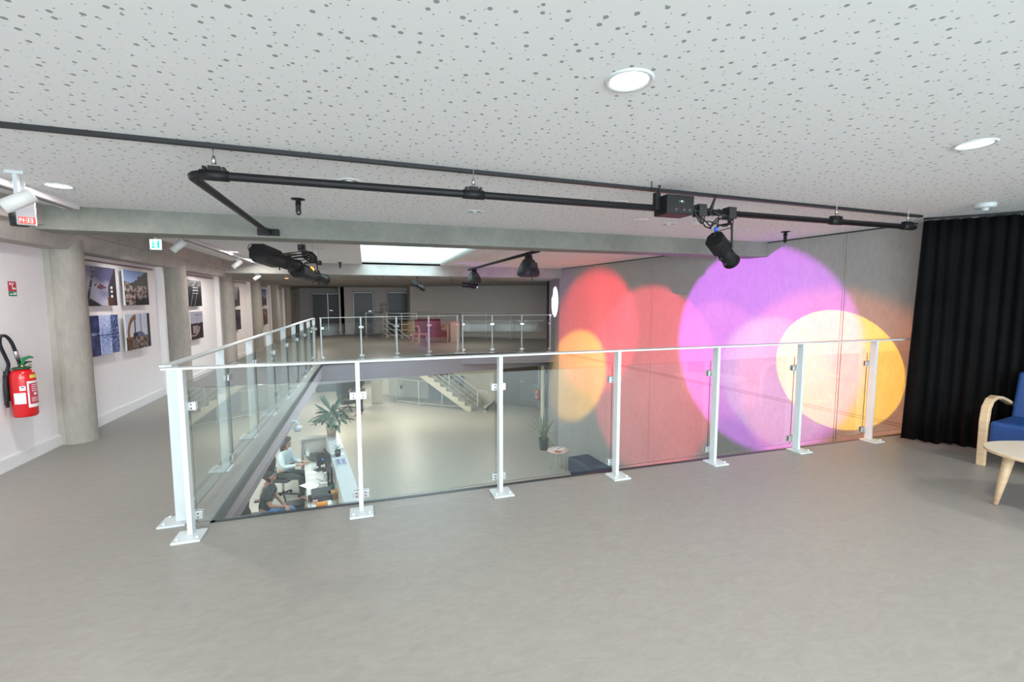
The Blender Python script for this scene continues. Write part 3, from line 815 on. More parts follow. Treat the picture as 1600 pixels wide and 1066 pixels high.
# track spots
tr = empty('spotlight_track', (0, 0, 0), 0, 'white ceiling track at the left before the beam', 'track')
MB().box(-2.47, -2.355, -4.4, 5.12, CEIL - .055, CEIL).build('rail', mat('track_white', (.72, .70, .71), .5), tr)
MB().box(-2.43, -2.39, -4.4, 5.1, CEIL - .058, CEIL - .055).build('slot', mat('slot_shadow_grey', (.2, .18, .18), .6), tr)
tr = empty('spotlight_track', (0, 0, 0), 0, 'white ceiling track in the corridor behind the beam', 'track')
MB().box(-2.30, -2.18, 5.66, 11.45, CEIL - .05, CEIL).build('rail', mat('track_white', (.72, .70, .71), .5), tr)
MB().box(-2.26, -2.22, 5.66, 11.45, CEIL - .053, CEIL - .05).build('slot', mat('slot_shadow_grey', (.2, .18, .18), .6), tr)


def track_spot(label, p, aim, top, r=.048, L=.2):
    root = empty('track_spotlight', p, 0, label, 'spotlight')
    d = (Vector(aim) - Vector(p)).normalized(); M0 = d.to_track_quat('Z', 'Y').to_matrix().to_4x4()
    MB().lathe([(0, -L * .5), (r * .92, -L * .5), (r, -L * .48), (r, L * .5), (r * .85, L * .5), (r * .8, L * .42), (0, L * .42)], n=24, M=M0).build('cylinder_body', mat('spot_white', (.78, .77, .75), .4), root)
    MB().lathe([(r * .78, L * .43), (0, L * .435)], n=20, M=M0).build('lamp_face', mat('lamp_face_white', (1, 1, 1), .4, emit=(1, .97, .93), estr=2), root)
    MB().box(-.012, .012, -.012, .012, 0, top - p[2]).box(-.05, .05, -.018, .018, top - p[2] - .02, top - p[2]).build('arm', WMETAL, root)


track_spot('white cylinder spotlight beside the red digital clock', (-2.17, 4.0, 2.185), (-2.85, 3.66, 1.66), CEIL, .046, .18)
track_spot('white spotlight on the corridor track next to the green exit sign', (-2.24, 7.05, 2.225), (-3.0, 6.9, 1.5), CEIL - .05, .045, .19)
track_spot('white spotlight on the corridor track farther along by the third column', (-2.24, 10.0, 2.21), (-3.0, 9.8, 1.5), CEIL - .05, .045, .19)
track_spot('white spotlight under the second beam at the end of the corridor track', (-2.22, 11.6, 2.04), (-3.0, 11.4, 1.4), 2.12, .045, .17)
for i, (x, y) in enumerate(((-1.9, 13.6), (-1.55, 14.3))):
    tag(MB().lathe([(.05, 0), (.04, -.02), (0, -.025)], n=16).build('ceiling_lamp', mat('warm_small_lamp', (1, .6, .3), .4, emit=((1, .35, .15), (1, .9, .8))[i] if i == 0 else (1, .35, .15), estr=1.2) if i == 0 else PAPER, loc=(x, y, 2.12)),
        ('tiny orange lamp on the ceiling above the far corridor', 'tiny white detector on the ceiling above the far corridor')[i], 'lamp' if i == 0 else 'detector')

# ------------------------------------------------------------------ digital clock and exit sign
SEG = {'1': 'bc', '3': 'abgcd', '4': 'fgbc'}


def seg_digit(mb, ch, x, z, w_, h, t):
    S = {'a': (x, x + w_, z + h - t, z + h), 'd': (x, x + w_, z, z + t), 'g': (x, x + w_, z + h / 2 - t / 2, z + h / 2 + t / 2),
         'f': (x, x + t, z + h / 2, z + h), 'b': (x + w_ - t, x + w_, z + h / 2, z + h), 'e': (x, x + t, z, z + h / 2), 'c': (x + w_ - t, x + w_, z, z + h / 2)}
    for k_ in SEG[ch]:
        a, b_, c_, d_ = S[k_]; mb.box(a, b_, -.0015, 0, c_, d_)


ck = empty('digital_clock', (-2.335, 4.27, 2.065), math.radians(24), 'grey digital clock box with glowing red time 14:33 under the left ceiling', 'clock')
ck.scale = (1.13, 1.13, 1.13)
MB().box(0, .088, 0, .04, 0, .165).build('housing', mat('clock_grey', (.42, .41, .43), .5), ck, bevel=.003)
MB().box(.010, .086, -.002, 0, .008, .050).build('display', mat('red_display', (.35, .02, .02), .3, emit=(1, .05, .03), estr=.7), ck)
mb = MB(); xx = .015
for ch in '14:33':
    if ch == ':': mb.box(xx + .0005, xx + .0025, -.0015, 0, .022, .025).box(xx + .0005, xx + .0025, -.0015, 0, .033, .036); xx += .0065
    elif ch == '1': seg_digit(mb, ch, xx - .0085, .016, .0105, .026, .0022); xx += .0065
    else: seg_digit(mb, ch, xx, .016, .0115, .026, .0022); xx += .0165
mb.v = [(p[0], p[1] - .002, p[2]) for p in mb.v]
mb.build('digits', mat('lit_digits', (1, .8, .7), .4, emit=(1, .70, .58), estr=1.6), ck)
MB().box(.03, .05, .01, .03, .165, (CEIL - 2.065) / 1.13).build('ceiling_arm', mat('clock_grey', (.42, .41, .43), .5), ck)
tag(MB().lathe([(0, -.05), (.05, -.05), (.055, .04), (.012, .05), (.012, CEIL - 2.12), (0, CEIL - 2.12)], n=20).build('camera_pod', BLACKP, loc=(-2.40, 4.42, 2.12)), 'small black pod behind the digital clock', 'camera')

ex = empty('exit_sign', (-2.37, 6.55, 2.125), math.radians(-10), 'glowing green and white running man exit sign under the beam', 'exit sign')
MB().box(0, .14, .0, .03, 0, .145).build('housing', mat('sign_white_lit', (.8, 1, .95), .4, emit=(.62, 1, .92), estr=1.3), ex)
MB().box(.10, .125, -.002, 0, .02, .125).box(.02, .07, -.002, 0, .02, .04).box(.035, .05, -.002, 0, .04, .10).box(.05, .075, -.002, 0, .075, .09).box(.036, .052, -.002, 0, .105, .122).build('running_man', mat('sign_green', (0, .45, .25), .4, emit=(0, .75, .42), estr=1.0), ex)
ex.scale = (.82, .82, .82)
MB().box(.06, .08, .01, .02, .145, (CEIL - 2.125) / .82).build('hanger', WMETAL, ex)

# ------------------------------------------------------------------ black curtain
cp = [Vector(p) for p in ((5.60, 3.26, 0), (5.68, 3.17, 0), (5.83, 3.02, 0), (6.0, 2.80, 0), (6.22, 2.45, 0), (6.42, 2.0, 0), (6.55, 1.5, 0), (6.6, .8, 0), (6.6, 0, 0), (6.6, -1, 0))]
fine = []
for i in range(len(cp) - 1):
    a = cp[max(i - 1, 0)]; b = cp[i]; c_ = cp[i + 1]; d_ = cp[min(i + 2, len(cp) - 1)]
    m = max(4, int((c_ - b).length / .012))
    for j in range(m):
        t = j / m
        fine.append(.5 * ((2 * b) + (-a + c_) * t + (2 * a - 5 * b + 4 * c_ - d_) * t * t + (-a + 3 * b - 3 * c_ + d_) * t ** 3))
rows = 10; vs = []; fs = []
for r_ in range(rows + 1):
    z = .012 + (CEIL - .032 - .012) * r_ / rows
    for i, p in enumerate(fine):
        t = (fine[min(i + 1, len(fine) - 1)] - fine[max(i - 1, 0)]).normalized(); nn = Vector((-t.y, t.x, 0))
        s_ = i * .012
        amp = .030 * (1 - .35 * r_ / rows)
        off = amp * math.sin(s_ * 2 * PI / .095 + 1.2 * math.sin(s_ * 7)) + .018 * math.sin(s_ * 19 + r_ * .25) * (1 - r_ / rows)
        q = p + nn * off + t * (.05 if i < 4 else 0) * -(1 - r_ / rows) * (1 if i < 4 else 0)
        vs.append((q.x, q.y, z + .006 * math.sin(s_ * 23) * (r_ == 0)))
n_ = len(fine)
for r_ in range(rows):
    for i in range(n_ - 1): fs.append((r_ * n_ + i, r_ * n_ + i + 1, (r_ + 1) * n_ + i + 1, (r_ + 1) * n_ + i))
cur = empty('stage_curtain', (0, 0, 0), 0, 'heavy black pleated curtain hanging floor to ceiling at the right', 'curtain')
co = MB().add(vs, fs, 0, True).build('cloth', CURT, cur)
sm = co.modifiers.new('thick', 'SOLIDIFY'); sm.thickness = .004
MB().tube([(p.x, p.y, CEIL - .012) for p in fine[::10]], .012, 8).build('track', BLACKP, cur)
hk = MB()
for i in range(0, len(fine), 12):
    p = fine[i]; hk.box(p.x - .004, p.x + .004, p.y - .004, p.y + .004, CEIL - .045, CEIL - .02)
hk.build('glider', STEEL, cur)

# ------------------------------------------------------------------ lounge chair and coffee table at the right
def sweep_rect(path, w0, th, wdir):
    """flat laminated strip along path (list of Vector), width along wdir"""
    mb = MB(); wdir = Vector(wdir).normalized(); vs = []; n = len(path)
    for i, p in enumerate(path):
        t = (path[min(i + 1, n - 1)] - path[max(i - 1, 0)]).normalized(); nn = t.cross(wdir).normalized()
        ww = w0[i] if isinstance(w0, list) else w0; hh = th[i] if isinstance(th, list) else th
        for a, b in ((-1, -1), (1, -1), (1, 1), (-1, 1)): vs.append(p + wdir * a * ww / 2 + nn * b * hh / 2)
    fs = [(0, 1, 2, 3), tuple(4 * (n - 1) + k for k in (3, 2, 1, 0))]
    for i in range(n - 1):
        for k in range(4): fs.append((4 * i + k, 4 * i + (k + 1) % 4, 4 * i + 4 + (k + 1) % 4, 4 * i + 4 + k))
    return mb.add(vs, fs)


def lounge(name, label, cat, loc, rz, W, mseat, marm, seat_h=.43, parts2=1):
    """seat facing local -y; width along x"""
    root = empty(name, loc, rz, label, cat)
    D = .56
    for i in range(parts2):
        x0 = -W / 2 + W * i / parts2; x1 = -W / 2 + W * (i + 1) / parts2
        MB().box(x0 + .002, x1 - .002, -D / 2, D / 2, .20, seat_h).build('seat', mseat, root, bevel=.03, seg=4)
        th = math.radians(12)
        Mb = Matrix.Translation((0, D / 2 - .06, seat_h - .04)) @ Matrix.Rotation(-th, 4, 'X')
        MB().box(x0 + .002, x1 - .002, -.05, .05, 0, .46, M=Mb).build('backrest', mseat, root, bevel=.03, seg=4)
    for sx in (-1, 1):
        x = sx * (W / 2 + .035)
        P = [Vector((x, -D / 2 + .02 + .0, 0)), Vector((x, -D / 2 + .015, .2)), Vector((x, -D / 2 + .01, .42)), Vector((x, -D / 2 + .03, .54)), Vector((x, -D / 2 + .09, .605)),
             Vector((x, -D / 2 + .18, .625)), Vector((x, -D / 2 + .3, .61)), Vector((x, -D / 2 + .42, .575)), Vector((x, D / 2 + .02, .52))]
        sweep_rect(P, .06, [.04, .05, .055, .05, .036, .03, .028, .028, .026], (1, 0, 0)).build('armrest', marm, root, bevel=.006)
        sweep_rect([Vector((x, D / 2 - .08, .3)), Vector((x, D / 2 + .0, .15)), Vector((x, D / 2 + .04, 0))], .05, .04, (1, 0, 0)).build('leg', marm, root, bevel=.005)
    MB().box(-W / 2, W / 2, -D / 2 + .05, D / 2 - .05, .17, .20).build('seat_frame', marm, root)
    return root


# chair faces (-.95, .3): local -y -> that direction
ang = math.atan2(-.14, -.99) + PI / 2
lounge('lounge_chair', 'blue padded armchair with curved beech arms in front of the black curtain', 'armchair', (5.71, 2.24, 0), ang, .60, BLUE, WOOD)


def coffee_table(label, loc, rz, h=.43, R=.52, mtop=None):
    root = empty('coffee_table', loc, rz, label, 'coffee table')
    pts = []
    for k in range(72):
        a = 2 * PI * k / 72; r = R * (1 + .10 * math.cos(3 * a))
        pts.append((r * math.cos(a), r * math.sin(a)))
    b = MB().prism(pts, h - .022, h).build('tabletop', mtop or mat('pale_laminate', (.66, .58, .47), .35, noise=.04, nscale=20), root, bevel=.004)
    MB().prism([(p[0] * 1.002, p[1] * 1.002) for p in pts], h - .019, h - .004).build('edge_band', WOOD, root)
    for k in range(3):
        a = 2 * PI * k / 3; c_ = Vector((math.cos(a), math.sin(a), 0))
        p0 = c_ * R * .92 + Vector((0, 0, 0)); p1 = c_ * R * .80 + Vector((0, 0, h - .022))
        MB().tube([p0, p0 * .5 + p1 * .5, p1], [.015, .026, .034], 12).build('leg', WOOD, root)
        MB().lathe([(.016, 0), (.016, .006), (0, .006)], c=p0 - Vector((0, 0, .002)), n=12).build('glide', DGREY, root)
    return root


# tip towards the camera-left corner at (4.33, 2.03)
tip = Vector((4.40, 2.05, 0)); cdir = Vector((.64, -.77, 0)); cen = tip + cdir * .506
coffee_table('pale three-legged beech coffee table at the right edge before the blue armchair', (cen.x, cen.y, 0), math.atan2(-cdir.y, -cdir.x), R=.46)

# ------------------------------------------------------------------ far upper floor: sofa, table, stair rail
mred = mat('reddish_laminate', (.34, .10, .09), .35)
sofa = lounge('sofa', 'dark red two-seat sofa with wooden arms behind the far railing', 'sofa', (2.35, 16.55, 0), math.radians(14), 1.0, REDF, mat('reddish_wood', (.42, .22, .14), .4), parts2=2)
coffee_table('small far coffee table with slim beech legs beside the dark red sofa', (1.83, 15.6, 0), .3, .40, .30, mred)
tag(MB().box(3.03, 3.37, 16.35, 16.65, 0, .72).build('display_plinth', mat('beige_plinth', (.46, .34, .28), .6), bevel=.008), 'beige box plinth standing right of the dark red sofa', 'plinth')


def bar_rail(root, p, q, h0, nb, r=.016, posts=4, z0=0, z1=0):
    """white tube rail between p and q (xy), base heights z0..z1, nb thin bars"""
    p = Vector((p[0], p[1], z0)); q = Vector((q[0], q[1], z1))
    MB().tube([p + Vector((0, 0, h0)), q + Vector((0, 0, h0))], r * 1.2, 8).build('handrail', WMETAL, root)
    for i in range(nb):
        z = .12 + (h0 - .12) * i / nb
        MB().tube([p + Vector((0, 0, z)), q + Vector((0, 0, z))], r * .75, 6).build('bar', WMETAL, root)
    for i in range(posts):
        a = p.lerp(q, i / (posts - 1))
        po = MB().tube([a, a + Vector((0, 0, h0))], r * 1.15, 8).build('post', WMETAL, root)
        MB().lathe([(.06, 0), (.06, .012), (0, .012)], c=a, n=12).build('base_plate', WMETAL, po)


rl = empty('stairwell_railing', (0, 0, 0), 0, 'thin white railing round the stairwell behind the far glass railing', 'railing')
h_ = [Vector((p[0], p[1], 0)) for p in hole2]
bar_rail(rl, h_[0], h_[1] - sd * .9, 1.0, 4, posts=3)
bar_rail(rl, h_[2] + sd * .1, h_[1] + sd * .1, 1.0, 1, posts=2)
rl2 = empty('stairwell_railing', (0, 0, 0), 0, 'long thin white handrail line along the far back wall', 'railing')
bar_rail(rl2, (2.2, 19.7), (5.6, 17.15), 1.02, 1, posts=5)

# ------------------------------------------------------------------ staircase
st = empty('staircase', (0, 0, 0), 0, 'pale concrete staircase with white tubular railing on the lower floor', 'staircase')
sb = Vector((3.92, 16.95, LOW)); n_st = 16; ri = 2.75 / n_st; go = .262
STM = mat('pale_stair_concrete', (.58, .56, .47), .7, noise=.04)
for i in range(n_st):
    a = sb + sd * (i * go) + Vector((0, 0, i * ri))
    M = basis(a, sd, sn)
    MB().box(0, go + .02, 0.0, 1.2, ri - .04 if i else 0, ri, M=M).box(0, .03, 0, 1.2, 0, ri, M=M).build('step', STM, st)
L = n_st * go
prof = [(-.16, 0)]
for i in range(n_st):
    prof += [(i * go - .03, i * ri + (0 if i else 0)), (i * go - .03, (i + 1) * ri + .02)]
prof = [(0.12, 0), (-.22, 0), (-.22, .02)]
top = []
for i in range(n_st):
    top += [(i * go, (i + .15) * ri), (i * go, (i + 1) * ri)]
poly = [(0.22, 0), (-.02, 0)] + top + [(L, 2.75), (L, 2.45)]
MB().prism(poly, 0, .05, M=basis(sb, sd, (0, 0, 1), -sn)).build('stringer', STM, st)
MB().prism([(.22, 0), (0.0, .05), (L - .2, 2.6), (L, 2.45)], -1.21, -1.16, M=basis(sb, sd, (0, 0, 1), -sn)).build('stringer', STM, st)
rr = empty('stair_railing', (0, 0, 0), 0, 'white tubular handrail sloping down beside the pale staircase', 'railing')
b0 = sb - sn * (-.03); slope = ri / go
P = lambda s_, h: b0 + sd * s_ + Vector((0, 0, s_ * slope + h))
for j, h in enumerate((1.0, .80, .60, .40, .20)):
    MB().tube([P(-.25, h if j else .98), P(L * .93, h)], .020 if j == 0 else .013, 8).build('handrail' if j == 0 else 'bar', WMETAL, rr)
MB().tube([P(-.25, .98), P(-.25, .98) - sd * .35 + Vector((0, 0, .0)), P(-.25, .90) - sd * .4], .018, 8).build('handrail_end', WMETAL, rr)
for s_ in (-.25, .95, 2.15, 3.35):
    MB().tube([P(s_, .0 if s_ > 0 else .16), P(s_, 1.0)], .018, 8).build('post', WMETAL, rr)
gd = empty('floor_railing', (0, 0, 0), 0, 'low white guard railing under the staircase on the lower floor', 'railing')
g = [(1.29, 19.52), (2.12, 18.72), (2.97, 18.02), (3.71, 17.47)]
for i in range(3):
    p = Vector((*g[i], LOW)); q = Vector((*g[i + 1], LOW)); hh = .98
    if i == 2: q = p.lerp(q, .98)
    for z in ((.98, .06) if i < 2 else (.06,)):
        MB().tube([p + Vector((0, 0, z)), q + Vector((0, 0, z))], .018, 8).build('bar', WMETAL, gd)
for i in range(3):
    p = Vector((*g[i], LOW)); hh = (.98, .98, .72)[i]
    po = MB().tube([p, p + Vector((0, 0, hh))], .022, 8).build('post', WMETAL, gd)
    MB().lathe([(.09, 0), (.09, .012), (0, .012)], c=p, n=12).build('base_plate', WMETAL, po)
# wall panels behind the guard
M = basis((2.6, 19.75, LOW), (-.8, .6, 0), (-.6, -.8, 0))
struct(MB().box(-1.75, -.1, 0, .03, 0, 1.1, M=M).build('wall_lower_panel', mat('slate_blue_paint', (.13, .17, .21), .6)))
struct(MB().box(-.1, 1.9, 0, .06, 0, 1.9, M=M).build('wall_lower_panel_pale', mat('grey_green_paint', (.42, .43, .38), .6)))
tag(MB().lathe([(.08, 0), (.08, .03), (.03, .04), (0, .04)], n=14, M=basis((0, 0, 0), (.8, -.6, 0), (0, 0, 1), (-.6, -.8, 0)), c=M @ Vector((1.25, .06, .45))).build('floor_socket', BLACKP), 'small black round fitting on the pale wall under the stairs', 'fitting')
tag(MB().box(1.2, 1.8, .06, .09, 1.05, 1.22, M=M).build('wall_slot', DGREY), 'dark horizontal slot on the pale wall behind the guard railing', 'slot')
M = basis((4.42, 16.62, LOW), (.52, .85, 0), (-.85, .52, 0))
tag(MB().box(0, 1.3, 0, .1, 0, .05, 0, M=M).box(0, 1.3, 0, .08, .05, .17, 1, M=M).box(0, 1.3, -.01, .1, .17, .2, 0, M=M).build('plinth_grille', [STM, SLATE]), 'low pale kerb with dark inset at the foot of the stairs', 'kerb')

# ------------------------------------------------------------------ exhibition prints on the left wall
def lerp3(a, b, t): return tuple(a[i] + (b[i] - a[i]) * t for i in range(3))


def nz(u, v, s, k=0): return noise.noise(Vector((u * s, v * s, k * 7.3)))


def p_crane(u, v):
    c = lerp3((.42, .42, .52), (.07, .07, .16), min(1, max(0, v * 1.1 + nz(u, v, 3, 1) * .8 + (u - .4) * .5)))
    if v < .28 - u * .55: c = (.012, .012, .02)
    if abs(u - (.06 + v * .26)) < .035: c = (.02, .02, .03) if nz(u, v, 22, 2) < .15 else (.2, .2, .26)
    if .3 < u < .68 and abs(v - (.5 - (u - .48) * .15)) < .075 * (1 - abs(u - .47) / .23): c = (.10, .03, .04)
    if .33 < u < .45 and abs(v - (.44 + (u - .3) * .9)) < .012: c = (.8, .8, .85)
    if u > .72 + .25 * max(0, .55 - v) * 0 and v < .15 + (u - .55) * 2.0 and u > .70: c = (.015, .01, .02)
    for q in (.25, .37, .48):
        if abs(u - .84) < .03 and abs(v - q) < .03: c = (.7, .7, .65)
    if .7 < u < .9 and v < .22: c = (.09, .035, .02)
    return c


def p_rubble(u, v):
    if v > .62 + .25 * max(0, .3 - u) and not (u > .25 and v < .62 + (u - .25) * .55 + nz(u, v, 9, 3) * .08): return lerp3((.30, .42, .68), (.10, .17, .38), (v - .6) * 2.2)
    if v > .58 and u > .2: return (.015 + .02 * max(0, nz(u, v, 14, 4)), .02, .022)
    t = nz(u, v, 13, 5) + .6 * nz(u, v, 30, 6)
    c = lerp3((.022, .015, .015), (.40, .31, .29), min(1, max(0, .42 + t)))
    if v < .22 and u > .4 and v < .2 + nz(u, v, 8, 8) * .1: c = (.015, .015, .02)
    if u > .93: c = (.04, .035, .05)
    return c


def p_water(u, v):
    c = lerp3((.015, .02, .10), (.05, .07, .26), min(1, max(0, .4 + nz(u, v, 6, 9))))
    if .4 < u < .75: c = lerp3((.12, .18, .48), (.6, .7, .95), min(1, max(0, (v if v > .48 else (.96 - v) * .8) * 1.1 - .2 + nz(u, v * 3, 12, 10) * .7)))
    if u >= .75: c = lerp3((.02, .03, .12), (.22, .3, .6), min(1, max(0, .35 + nz(u * 2, v, 16, 11) * 1.4)))
    if .38 < u < .42: c = (.5, .6, .95)
    if abs(v - .5) < .012: c = (.015, .02, .05)
    if u < .38 and .52 < v < .58 and nz(u, v, 40, 12) > .1: c = (.4, .5, .8)
    return c


def p_digger(u, v):
    c = lerp3((.62, .62, .68), (.50, .54, .66), v)
    if v < .5 and abs(u - .52) < .25 and v < .38 + .18 * (1 - abs(u - .52) / .25): c = (.12, .14, .26)
    if v < .36: c = lerp3((.05, .03, .025), (.32, .24, .22), min(1, max(0, .4 + nz(u, v, 14, 13) * 1.3)))
    r = math.hypot((u - .42) / .34, (v - .42) / .52)
    if .82 < r < 1.08 and u < .42 and v > .3: c = (.22, .11, .04)
    if .30 < u < .40 and .3 < v < .85 and abs(u - .36) < .02: c = (.02, .02, .02)
    if .28 < u < .44 and .36 < v < .46: c = (.02, .015, .015)
    if abs(u - .6) < .012 and v > .4: c = (.08, .08, .09)
    if v < .3 and u < .25: c = (.10, .05, .02)
    if u > .88: c = (.03, .035, .06)
    return c


def p_dark(u, v):
    c = (.012, .012, .018)
    if v > .75: c = lerp3((.03, .03, .04), (.22, .22, .26), min(1, max(0, .3 + nz(u, v, 12, 15) * 1.4)))
    for k_ in (.0, .28):
        if abs(u - (.22 + k_ + (v - .2) * .42)) < .02 and v < .85: c = (.14, .14, .15)
    if .35 < u < .75 and (abs(v - .5) < .02 or abs(v - .62) < .02 or abs(v - .72) < .015): c = (.4, .4, .42)
    return c


def p_river(u, v):
    c = lerp3((.40, .36, .44), (.30, .31, .38), v)
    if v < .58 + nz(u, v, 5, 16) * .05: c = (.03, .022, .022)
    if .15 < u < .6 and .22 < v < .5: c = lerp3((.30, .25, .27), (.15, .1, .1), u)
    r = math.hypot((u - .2) / .5, (v - .45) / .32)
    if .9 < r < 1.06 and v < .45: c = (.35, .27, .25)
    if (abs(u - .5) < .012 and v > .5) or (abs(v - .88) < .012 and u > .3): c = (.09, .08, .10)
    return c


def p_arch(u, v):
    c = (.015, .012, .016)
    if .25 < u < .75 and .3 < v < .85: c = lerp3((.15, .15, .19), (.45, .46, .52), v)
    if v < .3: c = lerp3((.02, .015, .015), (.25, .2, .2), max(0, min(1, .3 + nz(u, v, 14, 17))))
    return c


def p_street(u, v): return lerp3((.02, .018, .025), (.12, .10, .13), max(0, min(1, .35 + nz(u, v, 9, 18) * 1.3)))


def p_tower(u, v):
    if v > .42 + .3 * abs(nz(u, 0, 3, 19)): return lerp3((.42, .5, .7), (.05, .12, .38), (v - .4) * 1.7)
    return lerp3((.03, .03, .05), (.28, .22, .24), max(0, min(1, .4 + nz(u, v, 10, 20))))


def p_sand(u, v): return lerp3((.10, .05, .035), (.42, .30, .24), max(0, min(1, .45 + nz(u, v, 6, 21) + (v - .5) * .4)))


PRINTM = attr_mat('photographic_print', .25)


def print_panel(label, y0, y1, z0, z1, fn, name='photo_print'):
    root = empty(name, (-3.07, (y0 + y1) / 2, (z0 + z1) / 2), 0, label, 'photograph', 'exhibition photographs on the left wall')
    hw = (y1 - y0) / 2; hh = (z1 - z0) / 2
    MB().box(.052, .07, -hw, hw, -hh, hh).build('board', mat('print_board_white', (.7, .7, .7), .5), root)
    nu, nv = 64, 48; vs = []; fs = []
    for j in range(nv + 1):
        for i in range(nu + 1): vs.append((.0712, -hw + 2 * hw * i / nu, -hh + 2 * hh * j / nv))
    for j in range(nv):
        for i in range(nu): k_ = j * (nu + 1) + i; fs.append((k_, k_ + 1, k_ + nu + 2, k_ + nu + 1))
    me = bpy.data.meshes.new('print'); me.from_pydata(vs, [], fs); me.materials.append(PRINTM)
    ca = me.color_attributes.new('Col', 'FLOAT_COLOR', 'POINT'); buf = []
    for j in range(nv + 1):
        for i in range(nu + 1): buf += [*fn(i / nu, j / nv), 1.0]
    ca.data.foreach_set('color', buf)
    o = bpy.data.objects.new('print', me); C.objects.link(o); o.parent = root
    for s_ in (-1, 1):
        MB().tube([(.055, s_ * hw * .72, hh), (.03, s_ * hw * .72, 1.99 - (z0 + z1) / 2)], .0012, 4).build('hanging_wire', STEEL, root)
    MB().box(0, .052, -hw * .6, hw * .6, hh * .5, hh * .6).build('mount_batten', mat('batten_grey', (.4, .38, .36), .6), root)


for args in (('photograph of a crane hook block against a violet cloudy sky', 6.47, 7.20, 1.455, 1.925, p_crane),
             ('deep blue photograph of buildings mirrored in water', 6.45, 7.18, .86, 1.34, p_water),
             ('photograph of demolition rubble below dark trees', 7.41, 8.13, 1.455, 1.93, p_rubble),
             ('photograph of a brown digger arm on a pale building site', 7.37, 8.10, .845, 1.335, p_digger),
             ('near black photograph with a pale ladder-like structure', 9.76, 10.49, 1.41, 1.90, p_dark),
             ('grey photograph of a dark curved river works under a crane', 9.80, 10.47, .79, 1.31, p_river),
             ('dark photograph with a bright opening, upper one after the third column', 12.72, 13.45, 1.38, 1.89, p_arch),
             ('very dark murky photograph, lower one after the third column', 12.78, 13.45, .78, 1.29, p_street),
             ('photograph of a blue sky over a small tower, upper one after the fourth column', 16.22, 16.98, 1.36, 1.88, p_tower),
             ('sandy brown photograph, lower one after the fourth column', 16.26, 17.02, .74, 1.25, p_sand)):
    print_panel(*args)

# ------------------------------------------------------------------ fire extinguisher and safety plaque
def extinguisher(label, loc, rz, s=1.0):
    root = empty('fire_extinguisher', loc, rz, label, 'fire extinguisher')
    R_ = .086
    MB().lathe([(.0, .012), (.05, 0), (R_ * .9, .0), (R_, .02), (R_, .36), (R_ * .97, .39), (R_ * .8, .42), (R_ * .5, .435), (.03, .44), (.03, .45)], n=32).build('cylinder', REDM, root)
    MB().lathe([(.062, .435), (.066, .445), (.05, .455), (.02, .458), (.02, .475)], n=20).build('collar', mat('dark_green_plastic', (.01, .07, .03), .35), root)

    def patch(nm, a0, a1, z0, z1, m, rr=.0008, par=None):
        vs = []; n = 10
        for z in (z0, z1):
            for i in range(n + 1):
                a = math.radians(a0 + (a1 - a0) * i / n); vs.append(((R_ + rr) * math.cos(a), (R_ + rr) * math.sin(a), z))
        fs = [(i, i + 1, n + 2 + i, n + 1 + i) for i in range(n)]
        return MB().add(vs, fs, 0, True).build(nm, m, par or root)
    wl = mat('label_white', (.75, .75, .75), .5)
    fr = patch('instruction_label', -46, 28, .085, .325, wl)
    patch('instruction_panel', -38, 28, .115, .305, mat('label_red', (.48, .03, .06), .4), .0014, fr)
    for i in range(4): patch('text_line', -26, 20, .285 - .018 * i, .291 - .018 * i, wl, .002, fr)
    for i in range(5): patch('text_line', -30, 24, .172 - .009 * i, .175 - .009 * i, wl, .002, fr)
    patch('pictogram', -16, 2, .195, .218, wl, .002, fr)
    patch('yellow_sticker', -30, 28, .352, .382, mat('label_yellow', (.65, .55, .08), .5))
    patch('service_sheet', -108, -54, .125, .225, wl)
    bs = patch('round_sticker', -78, -52, .245, .285, wl)
    patch('sticker_logo', -72, -58, .268, .278, mat('label_blue', (.05, .15, .5), .5), .0014, bs)
    gm = mat('lever_green', (.02, .22, .08), .3)
    MB().tube([(0, -.01, .47), (0, .0, .505), (.01, .03, .525), (.015, .09, .535), (.02, .12, .525)], [.022, .022, .016, .012, .009], 10).build('upper_lever', gm, root)
    MB().tube([(0, -.01, .465), (.01, .05, .49), (.015, .10, .488)], [.018, .011, .008], 10).build('carry_handle', mat('dark_green_plastic', (.01, .07, .03), .35), root)
    MB().lathe([(.011, 0), (.011, .016), (0, .018)], n=12, c=(.035, -.055, .457)).lathe([(.011, 0), (.011, .016), (0, .018)], n=12, c=(.035, .055, .457)).build('brass_nut', mat('brass', (.6, .5, .25), .3, .9), root)['kind'] = 'stuff'
    hose = [(-.0, -.012, .475), (.0, -.035, .53), (.005, -.07, .61), (.005, -.10, .68), (-.005, -.13, .735), (-.02, -.155, .75), (-.035, -.165, .73), (-.045, -.15, .66), (-.045, -.11, .57), (-.05, -.07, .49), (-.07, -.06, .42), (-.085, -.07, .3), (-.085, -.075, .12)]
    MB().tube(smooth_path(hose), .0135, 12).build('hose', mat('black_rubber', (.012, .013, .018), .35), root)
    MB().tube(hose[1:3], .0175, 12).build('hose_ferrule', mat('aluminium', (.6, .6, .6), .3, .9), root)
    MB().box(-.115, -.08, -.03, .03, .15, .42).build('wall_bracket', BLACKM, root)
    MB().tube([(-.08, -.075, .39), (-.08, -.075, .1)], .012, 10).build('nozzle', BLACKP, root)
    return root


